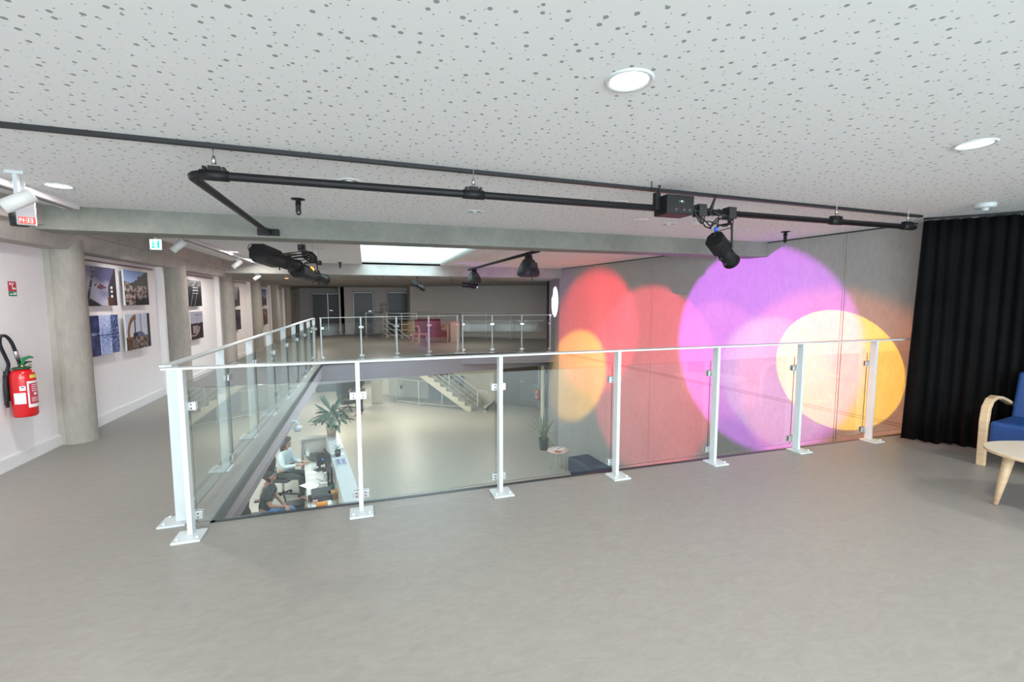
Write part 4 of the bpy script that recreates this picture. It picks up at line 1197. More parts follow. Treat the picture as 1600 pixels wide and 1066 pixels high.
extinguisher('large red fire extinguisher with green lever on the left wall', (-2.955, 5.29, .465), .0)
lo_ext = extinguisher('small red fire extinguisher by the door on the lower floor', (6.42, 16.35, -2.35), -2.4)
pq = empty('safety_plaque', (-3.069, 5.42, 1.56), 0, 'small red and green safety plaque on the left wall above the fire extinguisher', 'sign')
MB().box(0, .004, 0, .10, .045, .135).build('red_panel', mat('sign_red', (.55, .03, .06), .5), pq)
MB().box(0, .004, 0, .10, 0, .043).build('green_panel', mat('sign_green_flat', (.02, .25, .12), .5), pq)
wl = mat('label_white', (.75, .75, .75), .5)
MB().box(.004, .0052, .01, .035, .1, .125).box(.004, .0052, .045, .055, .06, .12).box(.004, .0052, .03, .075, .112, .122).box(.004, .0052, .06, .09, .062, .078).build('white_symbol', wl, pq)
MB().box(.004, .0052, .01, .045, .012, .022).box(.004, .0052, .055, .09, .012, .034).build('white_arrow', wl, pq)

# ------------------------------------------------------------------ dome camera on a bracket under the left slab edge
dc = empty('dome_camera', (-.90, 6.86, -.23), 0, 'white dome camera on a curved arm under the left slab edge', 'camera')
MB().tube([(-.12, 0, .03), (-.06, 0, .075), (-.02, 0, .07), (0, 0, .03), (0, 0, 0)], [.014, .016, .018, .02, .024], 12).build('bracket_arm', WMETAL, dc)
MB().lathe([(.02, .01), (.045, 0), (.06, -.02), (.06, -.04), (.05, -.05)], n=24).build('housing', WMETAL, dc)
MB().lathe([(.045, -.05), (.035, -.075), (0, -.085)], n=20).build('dome', mat('smoked_dome', (.35, .4, .45), .1), dc)

# ------------------------------------------------------------------ reception desk on the lower floor
DO = Vector((-1.37, 11.17, 0)); da = Vector((.133, -.991, 0)).normalized(); db = Vector((-da.y, da.x, 0))


def dp(a, b, z=0): return DO + da * a + db * b + Vector((0, 0, z))


DM = basis(DO, da, db)
DESKW = mat('desk_white', (.62, .61, .57), .45, noise=.02)
COUNT = mat('counter_grey', (.52, .54, .55), .35, noise=.03)
rd = empty('reception_desk', (0, 0, 0), 0, 'long pale reception desk with raised counter on the lower floor', 'desk')
MB().box(.0, 4.3, 0, .53, -2.03, -2.0, M=DM).build('worktop', DESKW, rd)
MB().box(-.02, 4.3, .50, .53, LOW, -1.68, M=DM).box(-.02, 4.3, .72, .76, LOW, -1.68, M=DM).build('counter_panel', DESKW, rd)
MB().box(-.12, 4.3, .50, .78, -1.68, -1.65, M=DM).build('counter_top', COUNT, rd)
MB().box(-.18, -.02, -.06, .50, -1.68, -1.65, M=DM).build('end_counter_top', COUNT, rd)
MB().box(-.16, -.12, -.04, .50, LOW, -1.68, M=DM).build('end_panel', DESKW, rd)
MB().box(-.12, -.02, -.06, -.03, LOW, -1.68, M=DM).build('side_panel', DESKW, rd)
for a_ in (.02, 2.1):
    MB().box(a_, a_ + .03, .03, .5, LOW, -2.03, M=DM).build('leg_panel', DESKW, rd)
MB().box(.0, .5, .05, .12, -1.9, -1.88, M=DM).build('shelf', DESKW, rd)

bag = empty('black_bag', dp(.45, .25, -2.0), math.atan2(da.y, da.x), 'slumped black shoulder bag lying on the far end of the desk', 'bag')
bm_ = bmesh.new(); bmesh.ops.create_uvsphere(bm_, u_segments=28, v_segments=16, radius=1)
for v in bm_.verts:
    q = v.co; k_ = 1 + .18 * noise.noise(q * 2.1) + .06 * noise.noise(q * 6)
    v.co = Vector((q.x * .36 * k_, q.y * .19 * k_, max(0, (q.z * .5 + .5)) ** .8 * .11 * k_ * (1 + .55 * q.x)))
me = bpy.data.meshes.new('bag_body'); bm_.to_mesh(me); bm_.free(); me.materials.append(mat('black_nylon', (.02, .023, .024), .55, bump=.3, bscale=20))
for p_ in me.polygons: p_.use_smooth = True
o = bpy.data.objects.new('bag_body', me); C.objects.link(o); o.parent = bag
MB().tube([(-.2, .1, .06), (-.28, .18, .05), (-.32, .27, .02), (-.2, .33, -.06), (0, .30, .01), (.12, .2, .1)], .009, 8).build('strap', BLACKP, bag)
MB().tube([(-.16, .02, .085), (.12, -.06, .135)], .006, 6).build('zip', STEEL, bag)
tag(MB().lathe([(.025, 0), (.025, .12), (.012, .15), (.012, .17), (0, .17)], n=16).build('water_bottle', mat('pale_bottle', (.5, .6, .6), .15), loc=dp(.1, .08, -2.0)), 'small pale bottle standing at the far end of the desk', 'bottle')


def monitor(label, pos, yaw, w_=.5, h_=.31, lit=None):
    root = empty('monitor', pos, yaw, label, 'monitor')
    MB().box(-w_ / 2, w_ / 2, -.012, .02, .10, .10 + h_).build('casing', BLACKP, root, bevel=.004)
    MB().box(-w_ / 2 + .012, w_ / 2 - .012, -.0135, -.012, .112, .10 + h_ - .012).build('screen', mat('screen_grey', (.28, .31, .33), .2, emit=(.6, .7, .75), estr=.12) if lit is None else lit, root)
    MB().box(-.02, .02, .02, .045, .02, .25).box(-.11, .11, -.06, .10, 0, .015).build('stand', BLACKP, root)
    return root


yaw_d = math.atan2(da.y, da.x)
monitor('grey-faced computer monitor on the desk in front of the seated woman', dp(1.35, .43, -2.0), yaw_d + .15 + PI)
mn = monitor('black monitor with a small blue light beside the grey-faced one', dp(1.22, .30, -2.0), yaw_d + PI / 2 + .5, .16, .24, BLACKP)
MB().box(.03, .055, -.016, -.0135, .2, .23).build('blue_light', mat('blue_light', (.02, .2, .8), .4, emit=(.05, .35, 1), estr=1.2), mn)
monitor('black computer monitor seen edge-on near the front of the desk', dp(2.1, .42, -2.0), yaw_d + PI + .1)
kb = empty('keyboard', dp(1.0, .17, -2.0), yaw_d, 'white keyboard on the desk under the woman\'s hands', 'keyboard')
MB().box(-.2, .2, -.06, .06, 0, .015).build('keyboard_base', PAPER, kb, bevel=.004)
k_ = MB()
for i in range(13):
    for j in range(4): k_.box(-.19 + i * .029, -.166 + i * .029, -.05 + j * .026, -.028 + j * .026, .015, .019)
tag(k_.build('keys', mat('key_grey', (.55, .56, .57), .5), kb), None, kind='stuff')
for i, (a_, b_, r_, w_, h_, lb) in enumerate(((.80, .2, .1, .3, .1, 'white sheet of paper beyond the keyboard next to the black bag'),
                                              (1.30, .13, .5, .21, .15, 'printed page lying before the grey-faced monitor'),
                                              (1.62, .12, -.1, .16, .10, 'small pale notepad on the bare middle of the desk'),
                                              (2.02, .08, .55, .36, .24, 'large blank white sheet hanging over the desk edge between the two people'))):
    tag(MB().box(-w_ / 2, w_ / 2, -h_ / 2, h_ / 2, 0, .003).build('paper_sheet', PAPER, loc=dp(a_, b_, -1.998)), lb, 'paper').rotation_euler = (0, 0, yaw_d + r_)
pr = empty('printer', dp(2.72, .24, -2.0), yaw_d, 'dark grey office printer on the near part of the desk', 'printer')
MB().box(-.20, .20, -.17, .16, 0, .13).build('casing', mat('printer_grey', (.05, .055, .06), .45), pr, bevel=.015)
MB().box(-.17, .17, -.16, .08, .13, .14).build('lid', DGREY, pr)
MB().box(-.14, .14, -.23, -.17, .03, .045).build('paper_tray', BLACKP, pr)
tag(MB().box(-.1, .1, -.07, .07, 0, .10).box(-.1, .1, -.07, .07, .1, .13, 1).build('paper_bag', [mat('brown_paper', (.32, .21, .09), .8), mat('orange_brown', (.5, .25, .08), .7)], loc=dp(2.80, .44, -2.0)), 'open brown paper bag on the desk against the counter', 'bag').rotation_euler = (0, 0, .3)
tag(MB().tube([(-.09, 0, .04), (0, 0, .045), (.09, 0, .04)], [.04, .05, .04], 14).build('orange_packet', mat('orange_packet', (.75, .25, .02), .4), loc=dp(3.15, .22, -2.0)), 'orange food packet on the desk at the slab edge', 'packet')
tag(MB().box(-.3, .2, -.16, .16, 0, .03).build('tray', PAPER, loc=dp(3.2, .22, -2.03)), 'white tray under the orange packet', 'tray').rotation_euler = (0, 0, yaw_d)
for o_ in ('orange_packet',): bpy.data.objects[o_].location.z = -2.0 + .005
bpy.data.objects['tray'].location.z = -2.0
bpy.data.objects['orange_packet'].location.z = -1.97
random.seed(3)
for i, (a_, b_, c_, s_, lb) in enumerate(((1.75, .38, (.7, .7, .68), .05, 'small white box between the monitors'), (1.72, .46, (.5, .12, .4), .03, 'thin purple folder against the counter'),
                                          (2.35, .30, (.75, .75, .7), .06, 'white carton beside the printer'), (2.42, .44, (.05, .2, .18), .05, 'dark teal cup near the brown paper bag'),
                                          (2.98, .12, (.55, .35, .28), .04, 'small pinkish packet on the printer side of the desk'))):
    if 'cup' in lb:
        tag(MB().lathe([(.03, 0), (.038, .09), (.034, .09), (.028, .006), (0, .006)], n=18).build('cup', mat('item_%d' % i, c_, .5), loc=dp(a_, b_, -2.0)), lb, 'cup')
    else:
        tag(MB().box(-s_, s_, -s_ * .6, s_ * .6, 0, s_ * (2.4 if i != 1 else 6)).build(('small_box', 'folder', 'carton', 'cup', 'packet')[i], mat('item_%d' % i, c_, .6), loc=dp(a_, b_, -2.0), bevel=.003), lb, ('box', 'folder', 'box', 'cup', 'packet')[i])
mb = MB()
for j in range(5):
    mb.tube([dp(1.7 + .1 * j, .2 + .25 * ((j * 37) % 10) / 10, -1.994 + .0), dp(2.0 + .12 * j, .3 + .04 * j, -1.96), dp(2.3, .15 + .07 * j, -1.99), dp(2.55, .3, -1.985)], .004, 5)
tag(mb.build('desk_cables', BLACKP), 'loose dark cables lying across the desk', 'cables')
tb = empty('brochure_tray', dp(1.95, .64, -1.65), yaw_d, 'clear tray with purple striped leaflets on the raised counter', 'tray')
MB().box(-.2, .2, -.085, .085, 0, .006).box(-.2, .2, -.085, -.08, 0, .03).box(-.2, .2, .08, .085, 0, .03).build('tray_body', mat('frosted_clear', (.5, .55, .62), .1), tb)
for i in range(3): MB().box(-.16, .13, -.06 + i * .045, -.03 + i * .045, .007, .012).build('leaflet', mat('leaflet_%d' % i, ((.16, .12, .22), (.35, .35, .55), (.2, .18, .3))[i], .5), tb)
tag(MB().box(-.07, .07, -.05, .05, 0, .003).build('paper_sheet', PAPER, loc=dp(1.45, .70, -1.649)), 'white card on the counter beside the small black plant pot', 'paper').rotation_euler = (0, 0, yaw_d + .1)


# ------------------------------------------------------------------ plants
def leaf_mesh(L_, W_, droop, n=7, curl=.15):
    vs = []; fs = []
    for i in range(n + 1):
        t = i / n; w_ = W_ * math.sin(PI * min(1, t * .92 + .06)) ** .8
        x = L_ * (t - droop * .25 * t * t); z = L_ * (.45 * t * (1 - droop) - droop * t * t * .9)
        for s_ in (-1, 0, 1): vs.append((x, s_ * w_ / 2, z - (curl * w_ if s_ == 0 else 0)))
    for i in range(n):
        for k_ in range(2): a = i * 3 + k_; fs.append((a, a + 1, a + 4, a + 3))
    return vs, fs


def bushy_plant(label, loc, n, R_, H_, LL, LW, potr, poth, potm, up=.4):
    root = empty('potted_plant', loc, 0, label, 'potted plant')
    pot = MB().lathe([(potr * .8, 0), (potr, poth), (potr * .9, poth), (potr * .85, poth * .86), (0, poth * .86)], n=28).build('pot', potm, root)
    MB().lathe([(potr * .86, poth * .88), (0, poth * .9)], n=20).build('soil', SOIL, root)
    for i in range(n):
        a = i * 2.399; u = (i + .5) / n; hh = poth + H_ * (1 - u * .75) * random.uniform(.75, 1.1); rr = R_ * (.1 + u * .55)
        base = Vector((potr * .3 * math.cos(a), potr * .3 * math.sin(a), poth * .88)); tip_ = Vector((rr * math.cos(a), rr * math.sin(a), hh))
        stem = MB().tube([base, base.lerp(tip_, .5) + Vector((0, 0, H_ * .12)), tip_], .004, 5)
        stem.build('stem', LEAF, root)
        L_ = LL * random.uniform(.75, 1.15); vs, fs = leaf_mesh(L_, LW * random.uniform(.8, 1.15), random.uniform(.3, .95) if u > .15 else -.4)
        M = Matrix.Translation(tip_) @ Matrix.Rotation(a + random.uniform(-.4, .4), 4, 'Z') @ Matrix.Rotation(random.uniform(-.5, .3), 4, 'X')
        lf = MB().add([M @ Vector(v) for v in vs], fs, 0, True).build('leaf', LEAF, root)
        sd_ = lf.modifiers.new('thickness', 'SOLIDIFY'); sd_.thickness = .002
    return root


random.seed(11)
bushy_plant('large leafy green plant in a beige pot on the far end of the reception counter', dp(-.07, .62, -1.65), 46, .46, .46, .30, .105, .12, .22, mat('beige_clay_pot', (.42, .33, .27), .6))
bushy_plant('tiny plant in a square-looking dark pot on the reception counter', dp(1.55, .62, -1.65), 7, .13, .12, .07, .028, .065, .12, mat('charcoal_pot', (.055, .055, .06), .5))
sp = empty('potted_plant', (4.86, 11.85, LOW), 0, 'tall sword-leaved plant in a dark round pot on the lower floor by the wall', 'potted plant')
MB().lathe([(.115, 0), (.15, .30), (.155, .33), (.135, .33), (.12, .28), (0, .28)], n=28).build('pot', mat('dark_green_pot', (.02, .035, .035), .4), sp)
MB().lathe([(.12, .29), (0, .30)], n=20).build('soil', SOIL, sp)
for i in range(15):
    a = i * 2.4; t = random.uniform(.05, .75); H_ = random.uniform(.55, 1.0) * (1.1 - t * .55); pts = []; c0 = Vector((.05 * math.cos(a), .05 * math.sin(a), .29))
    n = 7; vs = []; fs = []
    for k_ in range(n + 1):
        u = k_ / n; ctr = c0 + Vector((math.cos(a) * t * u ** 1.5 * .55, math.sin(a) * t * u ** 1.5 * .55, H_ * (u - .25 * t * u * u)))
        w_ = .028 * (1 - u) ** .5 + .001; s_ = Vector((-math.sin(a), math.cos(a), 0)) * w_
        vs += [ctr - s_, ctr + Vector((math.cos(a), math.sin(a), 0)) * -.006, ctr + s_]
    for k_ in range(n):
        for j in range(2): q = k_ * 3 + j; fs.append((q, q + 1, q + 4, q + 3))
    lf = MB().add(vs, fs, 0, True).build('leaf', LEAF2, sp); m_ = lf.modifiers.new('thickness', 'SOLIDIFY'); m_.thickness = .003

# ------------------------------------------------------------------ seat block and low round table by the wall below
ot = empty('ottoman', (0, 0, 0), 0, 'large slate blue upholstered seat block against the lit wall on the lower floor', 'ottoman')
OM = basis((4.70, 9.95, LOW), (.0875 * -1 * -1 * .0 + .995, -.087 * -1 * -1 + .0, 0), (.087, -.996, 0))
OM = basis((4.74, 9.98, LOW), (.996, .087, 0), (.087, -.996, 0))
MB().box(0, .57, 0, 1.5, .06, .42, M=OM).build('seat_block', mat('slate_blue_fabric', (.030, .045, .085), .8, bump=.2, bscale=200), ot, bevel=.03, seg=3)
MB().box(.05, .55, .05, 1.45, 0, .06, M=OM).build('plinth', BLACKP, ot)
rt = empty('side_table', (4.60, 10.25, LOW), 0, 'low round pinkish white table with thin legs beside the slate seat block', 'side table')
MB().lathe([(0, .50), (.27, .50), (.275, .512), (.27, .52), (0, .52)], n=40).build('tabletop', mat('pinkish_white_top', (.66, .55, .53), .4), rt)
for k_ in range(4):
    a = PI / 4 + k_ * PI / 2
    MB().tube([(.20 * math.cos(a), .20 * math.sin(a), 0), (.16 * math.cos(a), .16 * math.sin(a), .5)], .008, 8).build('leg', WMETAL, rt)
mz = empty('magazine', (4.68, 10.33, LOW + .521), .5, 'open printed leaflet with black figures on the low round table', 'leaflet')
MB().box(-.13, .13, -.09, .09, 0, .006).build('page', PAPER, mz)
f_ = MB()
for i in range(4): f_.box(-.10 + i * .055, -.07 + i * .055, -.02 + .01 * (i % 2), .04, .006, .0068)
f_.build('print_marks', BLACKP, mz)['kind'] = 'stuff'
tag(MB().lathe([(0, .006), (.09, .006), (.10, 0), (0, 0)], n=28).build('round_mat', mat('terracotta_mat', (.45, .16, .11), .7), loc=(4.54, 10.12, LOW + .521)), 'terracotta round mat on the low round table', 'mat')


# ------------------------------------------------------------------ office chairs
def office_chair(label, loc, rz, back_h=.75, head=True):
    """faces local +x"""
    root = empty('office_chair', loc, rz, label, 'office chair')
    MB().box(-.24, .24, -.24, .24, .44, .51).build('seat', BLACKP, root, bevel=.03, seg=3)
    P_ = [(-.24, 0, .50), (-.29, 0, .62), (-.27, 0, .78), (-.30, 0, .98), (-.34, 0, 1.14)]
    sweep_rect([Vector(p) for p in P_], [.40, .46, .46, .44, .30], .035, (0, 1, 0)).build('backrest', mat('black_mesh_fabric', (.02, .022, .024), .8), root, bevel=.01)
    if head:
        MB().tube([(-.33, 0, 1.12), (-.36, 0, 1.22)], .012, 8).build('headrest_stem', BLACKP, root)
        sweep_rect([Vector(p) for p in ((-.36, 0, 1.18), (-.34, 0, 1.25), (-.37, 0, 1.32))], [.20, .26, .22], .03, (0, 1, 0)).build('headrest', mat('black_mesh_fabric', (.02, .022, .024), .8), root, bevel=.008)
    for s_ in (-1, 1):
        MB().tube([(-.12, s_ * .25, .47), (-.1, s_ * .29, .55), (-.08, s_ * .30, .66)], .014, 8).box(-.2, .1, s_ * .30 - .035, s_ * .30 + .035, .66, .69).build('armrest', BLACKP, root)
    MB().tube([(0, 0, .10), (0, 0, .44)], .026, 12).build('gas_column', STEEL, root)
    for k_ in range(5):
        a = k_ * 2 * PI / 5 + .3; e = Vector((.31 * math.cos(a), .31 * math.sin(a), .075))
        arm = MB().tube([(0, 0, .12), tuple(e)], [.026, .016], 8).build('base_arm', BLACKP, root)
        MB().tube([e + Vector((-.02 * math.sin(a), .02 * math.cos(a), -.045)), e + Vector((.02 * math.sin(a), -.02 * math.cos(a), -.045))], .03, 12).build('castor', BLACKP, arm)
    return root


# ------------------------------------------------------------------ people
def skin(name, verts, edges, m, parent, sub=2, root_i=0):
    me = bpy.data.meshes.new(name); me.from_pydata([v[:3] for v in verts], edges, []); me.materials.append(m)
    o = bpy.data.objects.new(name, me); C.objects.link(o); o.parent = parent
    md = o.modifiers.new('skin', 'SKIN')
    for i, v in enumerate(verts):
        r = v[3]; me.skin_vertices[0].data[i].radius = r if isinstance(r, tuple) else (r, r)
        me.skin_vertices[0].data[i].use_root = (i == root_i)
    md.use_smooth_shade = True
    s_ = o.modifiers.new('smooth', 'SUBSURF'); s_.levels = sub; s_.render_levels = sub
    return o


def person(label, loc, rz, pose, skincol, top, bottom, hair, hairlong, shoe=(.02, .02, .02), head_turn=0.0, sleeves=2, group=None):
    """pose: dict of joints in local coordinates, facing +x; sleeves 2 long, 1 short"""
    J = {k: Vector(v) for k, v in pose.items()}
    root = empty('person', loc, rz, label, 'person', group)
    sk_ = mat('skin_tone_%s' % label[:12], skincol, .55)
    V = []; E = []; ix = {}

    def add(k, p, r, par=None):
        V.append((p[0], p[1], p[2], r)); ix[k] = len(V) - 1
        if par is not None: E.append((ix[par], ix[k]))
    add('pel', J['pel'], (.13, .10)); add('waist', J['waist'], (.12, .09), 'pel'); add('chest', J['chest'], (.14, .10), 'waist')
    add('neckb', J['neck'], (.055, .05), 'chest')
    hc = J['head']; nd = (hc - J['neck']).normalized()
    add('neckt', J['neck'] + (hc - J['neck']) * .45, (.05, .05), 'neckb')
    add('jaw', hc - nd * .045 + Vector((.012, 0, 0)), (.068, .072), 'neckt'); add('skull', hc + nd * .035, (.082, .092), 'jaw'); add('crown', hc + nd * .09, (.06, .065), 'skull')
    f = Vector((math.cos(head_turn), math.sin(head_turn), 0)); sdir = Vector((-f.y, f.x, 0))
    add('nose', hc + f * .105 + Vector((0, 0, -.01)), (.012, .016), 'jaw')
    for s_, n_ in ((-1, 'r'), (1, 'l')):
        add('ear' + n_, hc + sdir * s_ * .09 + Vector((0, 0, 0)), (.014, .024), 'skull')
        add('sh' + n_, J['sh' + n_], .055, 'chest'); add('el' + n_, J['el' + n_], .038, 'sh' + n_); add('wr' + n_, J['wr' + n_], .025, 'el' + n_)
        d = (J['wr' + n_] - J['el' + n_]).normalized(); hd = J.get('hd' + n_, J['wr' + n_] + d * .08)
        add('pa' + n_, hd, (.034, .018), 'wr' + n_)
        side = d.cross(Vector((0, 0, 1))).normalized()
        for fi, (off, ln) in enumerate(((-.028, .062), (-.010, .072), (.009, .066), (.027, .052))):
            k0 = 'f%s%d' % (n_, fi)
            add(k0, hd + d * .03 + side * off, .0095, 'pa' + n_); add(k0 + 'a', hd + d * (.03 + ln * .5) + side * off * 1.1 + Vector((0, 0, -.006)), .0085, k0)
            add(k0 + 'b', hd + d * (.03 + ln * .85) + side * off * 1.1 + Vector((0, 0, -.026)), .007, k0 + 'a')
        ts = side * (-.04 if n_ == 'l' else .04)
        add('th' + n_, hd - d * .01 + ts, .0105, 'pa' + n_); add('tt' + n_, hd + d * .03 + ts * 1.25 + Vector((0, 0, -.012)), .009, 'th' + n_)
        add('hip' + n_, J['hip' + n_], .085, 'pel'); add('kn' + n_, J['kn' + n_], .058, 'hip' + n_); add('an' + n_, J['an' + n_], .04, 'kn' + n_)
        add('to' + n_, J['an' + n_] + Vector((.14, 0, -.04)), (.038, .025), 'an' + n_)
    skin('body', V, E, sk_, root)
    # clothing over the body
    V = []; E = []; ix = {}
    add('pel', J['pel'] + Vector((0, 0, .03)), (.15, .12)); add('waist', J['waist'], (.14, .11), 'pel'); add('chest', J['chest'], (.175, .135), 'waist'); add('coll', J['neck'] + Vector((.005, 0, -.015)), (.088, .08), 'chest')
    for n_ in 'rl':
        add('sh' + n_, J['sh' + n_], .082, 'chest')
        if sleeves == 2: add('el' + n_, J['el' + n_], .055, 'sh' + n_); add('wr' + n_, J['wr' + n_] - (J['wr' + n_] - J['el' + n_]).normalized() * .01, .038, 'el' + n_)
        else: add('el' + n_, J['sh' + n_].lerp(J['el' + n_], .75), .062, 'sh' + n_)
    skin('jacket' if sleeves == 2 else 'shirt', V, E, top, root)
    V = []; E = []; ix = {}
    add('pel', J['pel'], (.145, .115))
    for n_ in 'rl':
        add('hip' + n_, J['hip' + n_], .095, 'pel'); add('kn' + n_, J['kn' + n_], .07, 'hip' + n_); add('an' + n_, J['an' + n_] + Vector((0, 0, .02)), .056, 'kn' + n_)
    skin('trousers', V, E, bottom, root)
    for n_ in 'rl':
        a_ = J['an' + n_]
        skin('shoe', [(a_.x - .03, a_.y, a_.z - .03, (.045, .035)), (a_.x + .06, a_.y, a_.z - .045, (.045, .03)), (a_.x + .16, a_.y, a_.z - .05, (.038, .022))], [(0, 1), (1, 2)], mat('shoe_%.2f' % shoe[0], shoe, .4), root, 1)
    for s_ in (-1, 1):
        e_ = hc + f * .082 + sdir * s_ * .032 + Vector((0, 0, .018))
        MB().lathe([(0, -.012), (.011, -.006), (.012, 0), (.011, .006), (0, .012)], n=10, c=e_).build('eye', mat('eye_dark', (.03, .02, .02), .2), root)
    mo = hc + f * .084 + Vector((0, 0, -.052))
    MB().tube([mo - sdir * .022, mo + f * .006, mo + sdir * .022], .006, 6).build('mouth', mat('lip_tone', (.35, .12, .1), .5), root)
    hv = [(*(hc + nd * .045 - f * .018), (.098, .10)), (*(hc + nd * .10 - f * .02), (.075, .08)), (*(hc - f * .055 - nd * .02), (.085, .08))]
    if not hairlong: hv = [(*(hc + nd * .06 - f * .022), (.092, .092)), (*(hc + nd * .105 - f * .02), (.07, .07)), (*(hc - f * .05 + nd * .01), (.078, .07))]
    he = [(0, 1), (0, 2)]
    if hairlong:
        hv += [(*(hc - f * .07 + Vector((0, 0, -.11))), (.085, .06)), (*(hc - f * .06 + Vector((0, 0, -.2))), (.07, .045)),
               (*(hc - f * .02 + sdir * .075 + Vector((0, 0, -.08))), (.035, .03)), (*(hc - f * .02 - sdir * .075 + Vector((0, 0, -.08))), (.035, .03))]
        he += [(2, 3), (3, 4), (2, 5), (2, 6)]
    skin('hair', hv, he, hair, root)
    return root


def seated(lean=0.0, arm=(.30, .74), spread=.12):
    return dict(pel=(0, 0, .56), waist=(-.02 + lean * .3, 0, .72), chest=(-.01 + lean * .8, 0, .92), neck=(.0 + lean, 0, 1.08), head=(.03 + lean * 1.1, 0, 1.21),
                shr=(-.01 + lean, -.17, 1.02), shl=(-.01 + lean, .17, 1.02), elr=(.08 + lean, -.22, .77), ell=(.08 + lean, .22, .77),
                wrr=(arm[0], -spread, arm[1]), wrl=(arm[0], spread, arm[1]), hipr=(.02, -.09, .54), hipl=(.02, .09, .54), knr=(.42, -.12, .54), knl=(.42, .12, .54),
                anr=(.44, -.12, .09), anl=(.44, .12, .09))


office_chair('tall black mesh office chair with the woman in the pale jacket', (-1.72, 10.56, LOW), -.35)
person('woman with long dark hair in a pale blue jacket seated at the reception desk', (-1.68, 10.55, LOW), -.35, seated(.03, (.34, .79), .11), (.45, .25, .18),
       mat('pale_blue_jacket', (.52, .64, .68), .7, noise=.05), mat('dark_green_trousers', (.012, .03, .03), .7), mat('dark_brown_hair', (.035, .018, .014), .45, noise=.4, nscale=30), True)
office_chair('black office chair under the man in the dark T-shirt', (-1.74, 8.62, LOW), -.05, head=False)
person('man with short dark hair in a dark T-shirt and jeans seated nearest the slab edge', (-1.70, 8.62, LOW), -.05, seated(.06, (.30, .66), .03), (.42, .22, .16),
       mat('dark_green_tshirt', (.012, .026, .024), .8), mat('blue_denim', (.09, .20, .42), .8, noise=.25, nscale=40), mat('black_hair', (.014, .01, .01), .45, noise=.4, nscale=30), False, sleeves=1, head_turn=.2)
stand = dict(pel=(0, 0, .95), waist=(0, 0, 1.12), chest=(0, 0, 1.33), neck=(.02, 0, 1.5), head=(.04, 0, 1.64), shr=(0, -.18, 1.43), shl=(0, .18, 1.43),
             elr=(.03, -.24, 1.16), ell=(.03, .24, 1.16), wrr=(.2, -.2, 1.02), wrl=(.2, .2, 1.02), hipr=(0, -.09, .92), hipl=(0, .09, .92), knr=(.02, -.1, .5), knl=(.02, .1, .5), anr=(0, -.11, .09), anl=(0, .11, .09))
person('standing person in a black top and dark blue trousers partly hidden by the slab', (-.18, 17.55, LOW), PI * .75, stand, (.45, .24, .18),
       mat('black_top', (.01, .01, .012), .8), mat('navy_trousers', (.02, .028, .06), .8), mat('black_hair', (.014, .01, .01), .45), False, shoe=(.35, .15, .12))
# slate tub chair beside the standing person
tc_ = empty('tub_chair', (-.62, 18.6, LOW), -1.2, 'dark slate high-backed tub chair on castors beside the standing person', 'armchair')
vs = []; fs = []; n = 18
prof_ = [(.05, .22), (.26, .25), (.36, .38), (.40, .60), (.42, 1.0), (.42, 1.35)]
for r_, z_ in prof_:
    for k_ in range(n + 1):
        a = math.radians(50 + 260 * k_ / n); vs.append((r_ * math.cos(a), r_ * math.sin(a), z_))
for i in range(len(prof_) - 1):
    for k_ in range(n): q = i * (n + 1) + k_; fs.append((q, q + 1, q + n + 2, q + n + 1))
sh_ = MB().add(vs, fs, 0, True).build('shell', mat('slate_shell', (.03, .045, .052), .6), tc_); m_ = sh_.modifiers.new('thick', 'SOLIDIFY'); m_.thickness = .04
MB().lathe([(.30, .38), (.34, .42), (.32, .47), (0, .48)], n=24).build('seat', BLACKP, tc_)
for k_ in range(5):
    a = k_ * 2 * PI / 5; e = Vector((.38 * math.cos(a), .38 * math.sin(a), .07))
    ar_ = MB().tube([(0, 0, .14), tuple(e)], [.03, .016], 8).build('base_arm', BLACKP, tc_)
    MB().tube([e + Vector((-.015, 0, -.035)), e + Vector((.015, 0, -.035))], .032, 10).build('castor', BLACKP, ar_)
MB().tube([(0, 0, .12), (0, 0, .25)], .03, 10).build('gas_column', STEEL, tc_)

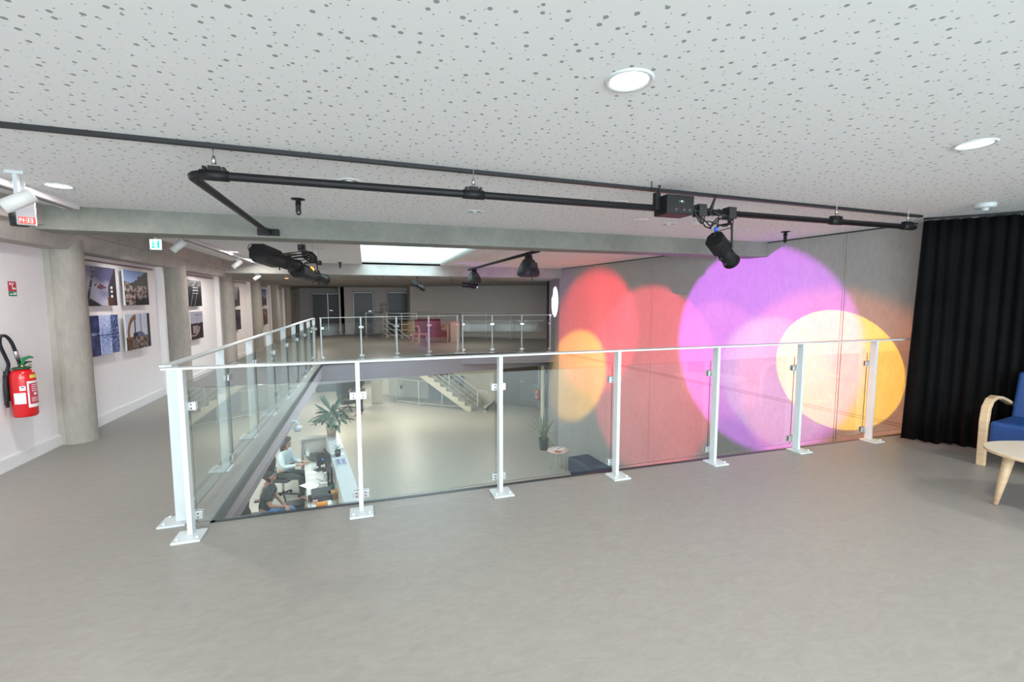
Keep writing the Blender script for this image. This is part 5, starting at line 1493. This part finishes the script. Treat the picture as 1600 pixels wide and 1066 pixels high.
# ------------------------------------------------------------------ lower floor background furniture
def cabinet(name, label, cat, x0, x1, y0, y1, z0, z1, m, doors=2, front='y'):
    root = empty(name, ((x0 + x1) / 2, (y0 + y1) / 2, z0), 0, label, cat)
    hx = (x1 - x0) / 2; hy = (y1 - y0) / 2; h = z1 - z0
    MB().box(-hx, hx, -hy + .02, hy, 0, h).build('carcass', m, root, bevel=.005)
    for i in range(doors):
        a = -hx + .01 + (2 * hx - .02) * i / doors; b = -hx + .01 + (2 * hx - .02) * (i + 1) / doors - .008
        d_ = MB().box(a, b, -hy, -hy + .018, .04, h - .02).build('door', m, root)
        MB().box(b - .04, b - .025, -hy - .02, -hy, h * .45, h * .55).build('handle', STEEL, d_)
    return root


cabinet('cabinet', 'tall beige cabinet standing behind the black-topped person on the lower floor', 'cabinet', .28, .72, 19.3, 19.75, LOW, -.62, mat('beige_cabinet', (.36, .34, .28), .6), 1)
cabinet('cabinet', 'yellow wooden cabinet at the back of the lower floor', 'cabinet', .82, 1.62, 22.1, 22.6, LOW, -1.25, mat('yellow_wood', (.62, .42, .13), .5, noise=.08, nscale=4, stretch=(1, 1, 6)), 2)
cabinet('cabinet', 'small white cabinet left of the yellow wooden cabinet', 'cabinet', .55, .80, 23.6, 24.0, LOW, -1.2, PAPER, 1)
cabinet('cabinet', 'low slate grey cabinet row at the far left of the lower floor', 'cabinet', -2.12, -.75, 22.7, 23.1, LOW, -1.3, SLATE, 3)
cabinet('cabinet', 'small white cabinet at the left end of the slate row', 'cabinet', -2.5, -2.15, 22.7, 23.1, LOW, -1.4, PAPER, 1)
wb = empty('waste_bin', (-1.30, 9.05, LOW), yaw_d, 'dark grey waste bin beside the desk between the two people', 'bin')
MB().box(-.13, .13, -.17, .17, 0, .48).build('bin_body', mat('bin_grey', (.05, .055, .058), .5), wb, bevel=.02)
MB().box(-.135, .135, -.175, .175, .48, .51).build('lid', BLACKP, wb, bevel=.008)
cb_ = empty('side_cabinet', (-2.35, 9.35, LOW), 0, 'pale low cabinet with open shelf behind the seated man', 'cabinet')
MB().box(-.35, .1, -.5, .5, 0, .62).build('carcass', DESKW, cb_, bevel=.005)
MB().box(.1, .115, -.48, .0, .05, .58).build('door', PAPER, cb_)
tag(MB().box(-.1, .1, -.12, .12, 0, .2).build('orange_box', mat('orange_card', (.7, .16, .04), .6), loc=(-2.55, 9.15, LOW + .62), bevel=.004), 'orange box on the pale low cabinet behind the seated man', 'box')

for o in list(C.objects):
    n = o.name.split('.')[0]
    if n in ('bolt', 'screw', 'knob', 'cooling_fin', 'glider') and 'kind' not in o: o['kind'] = 'stuff'
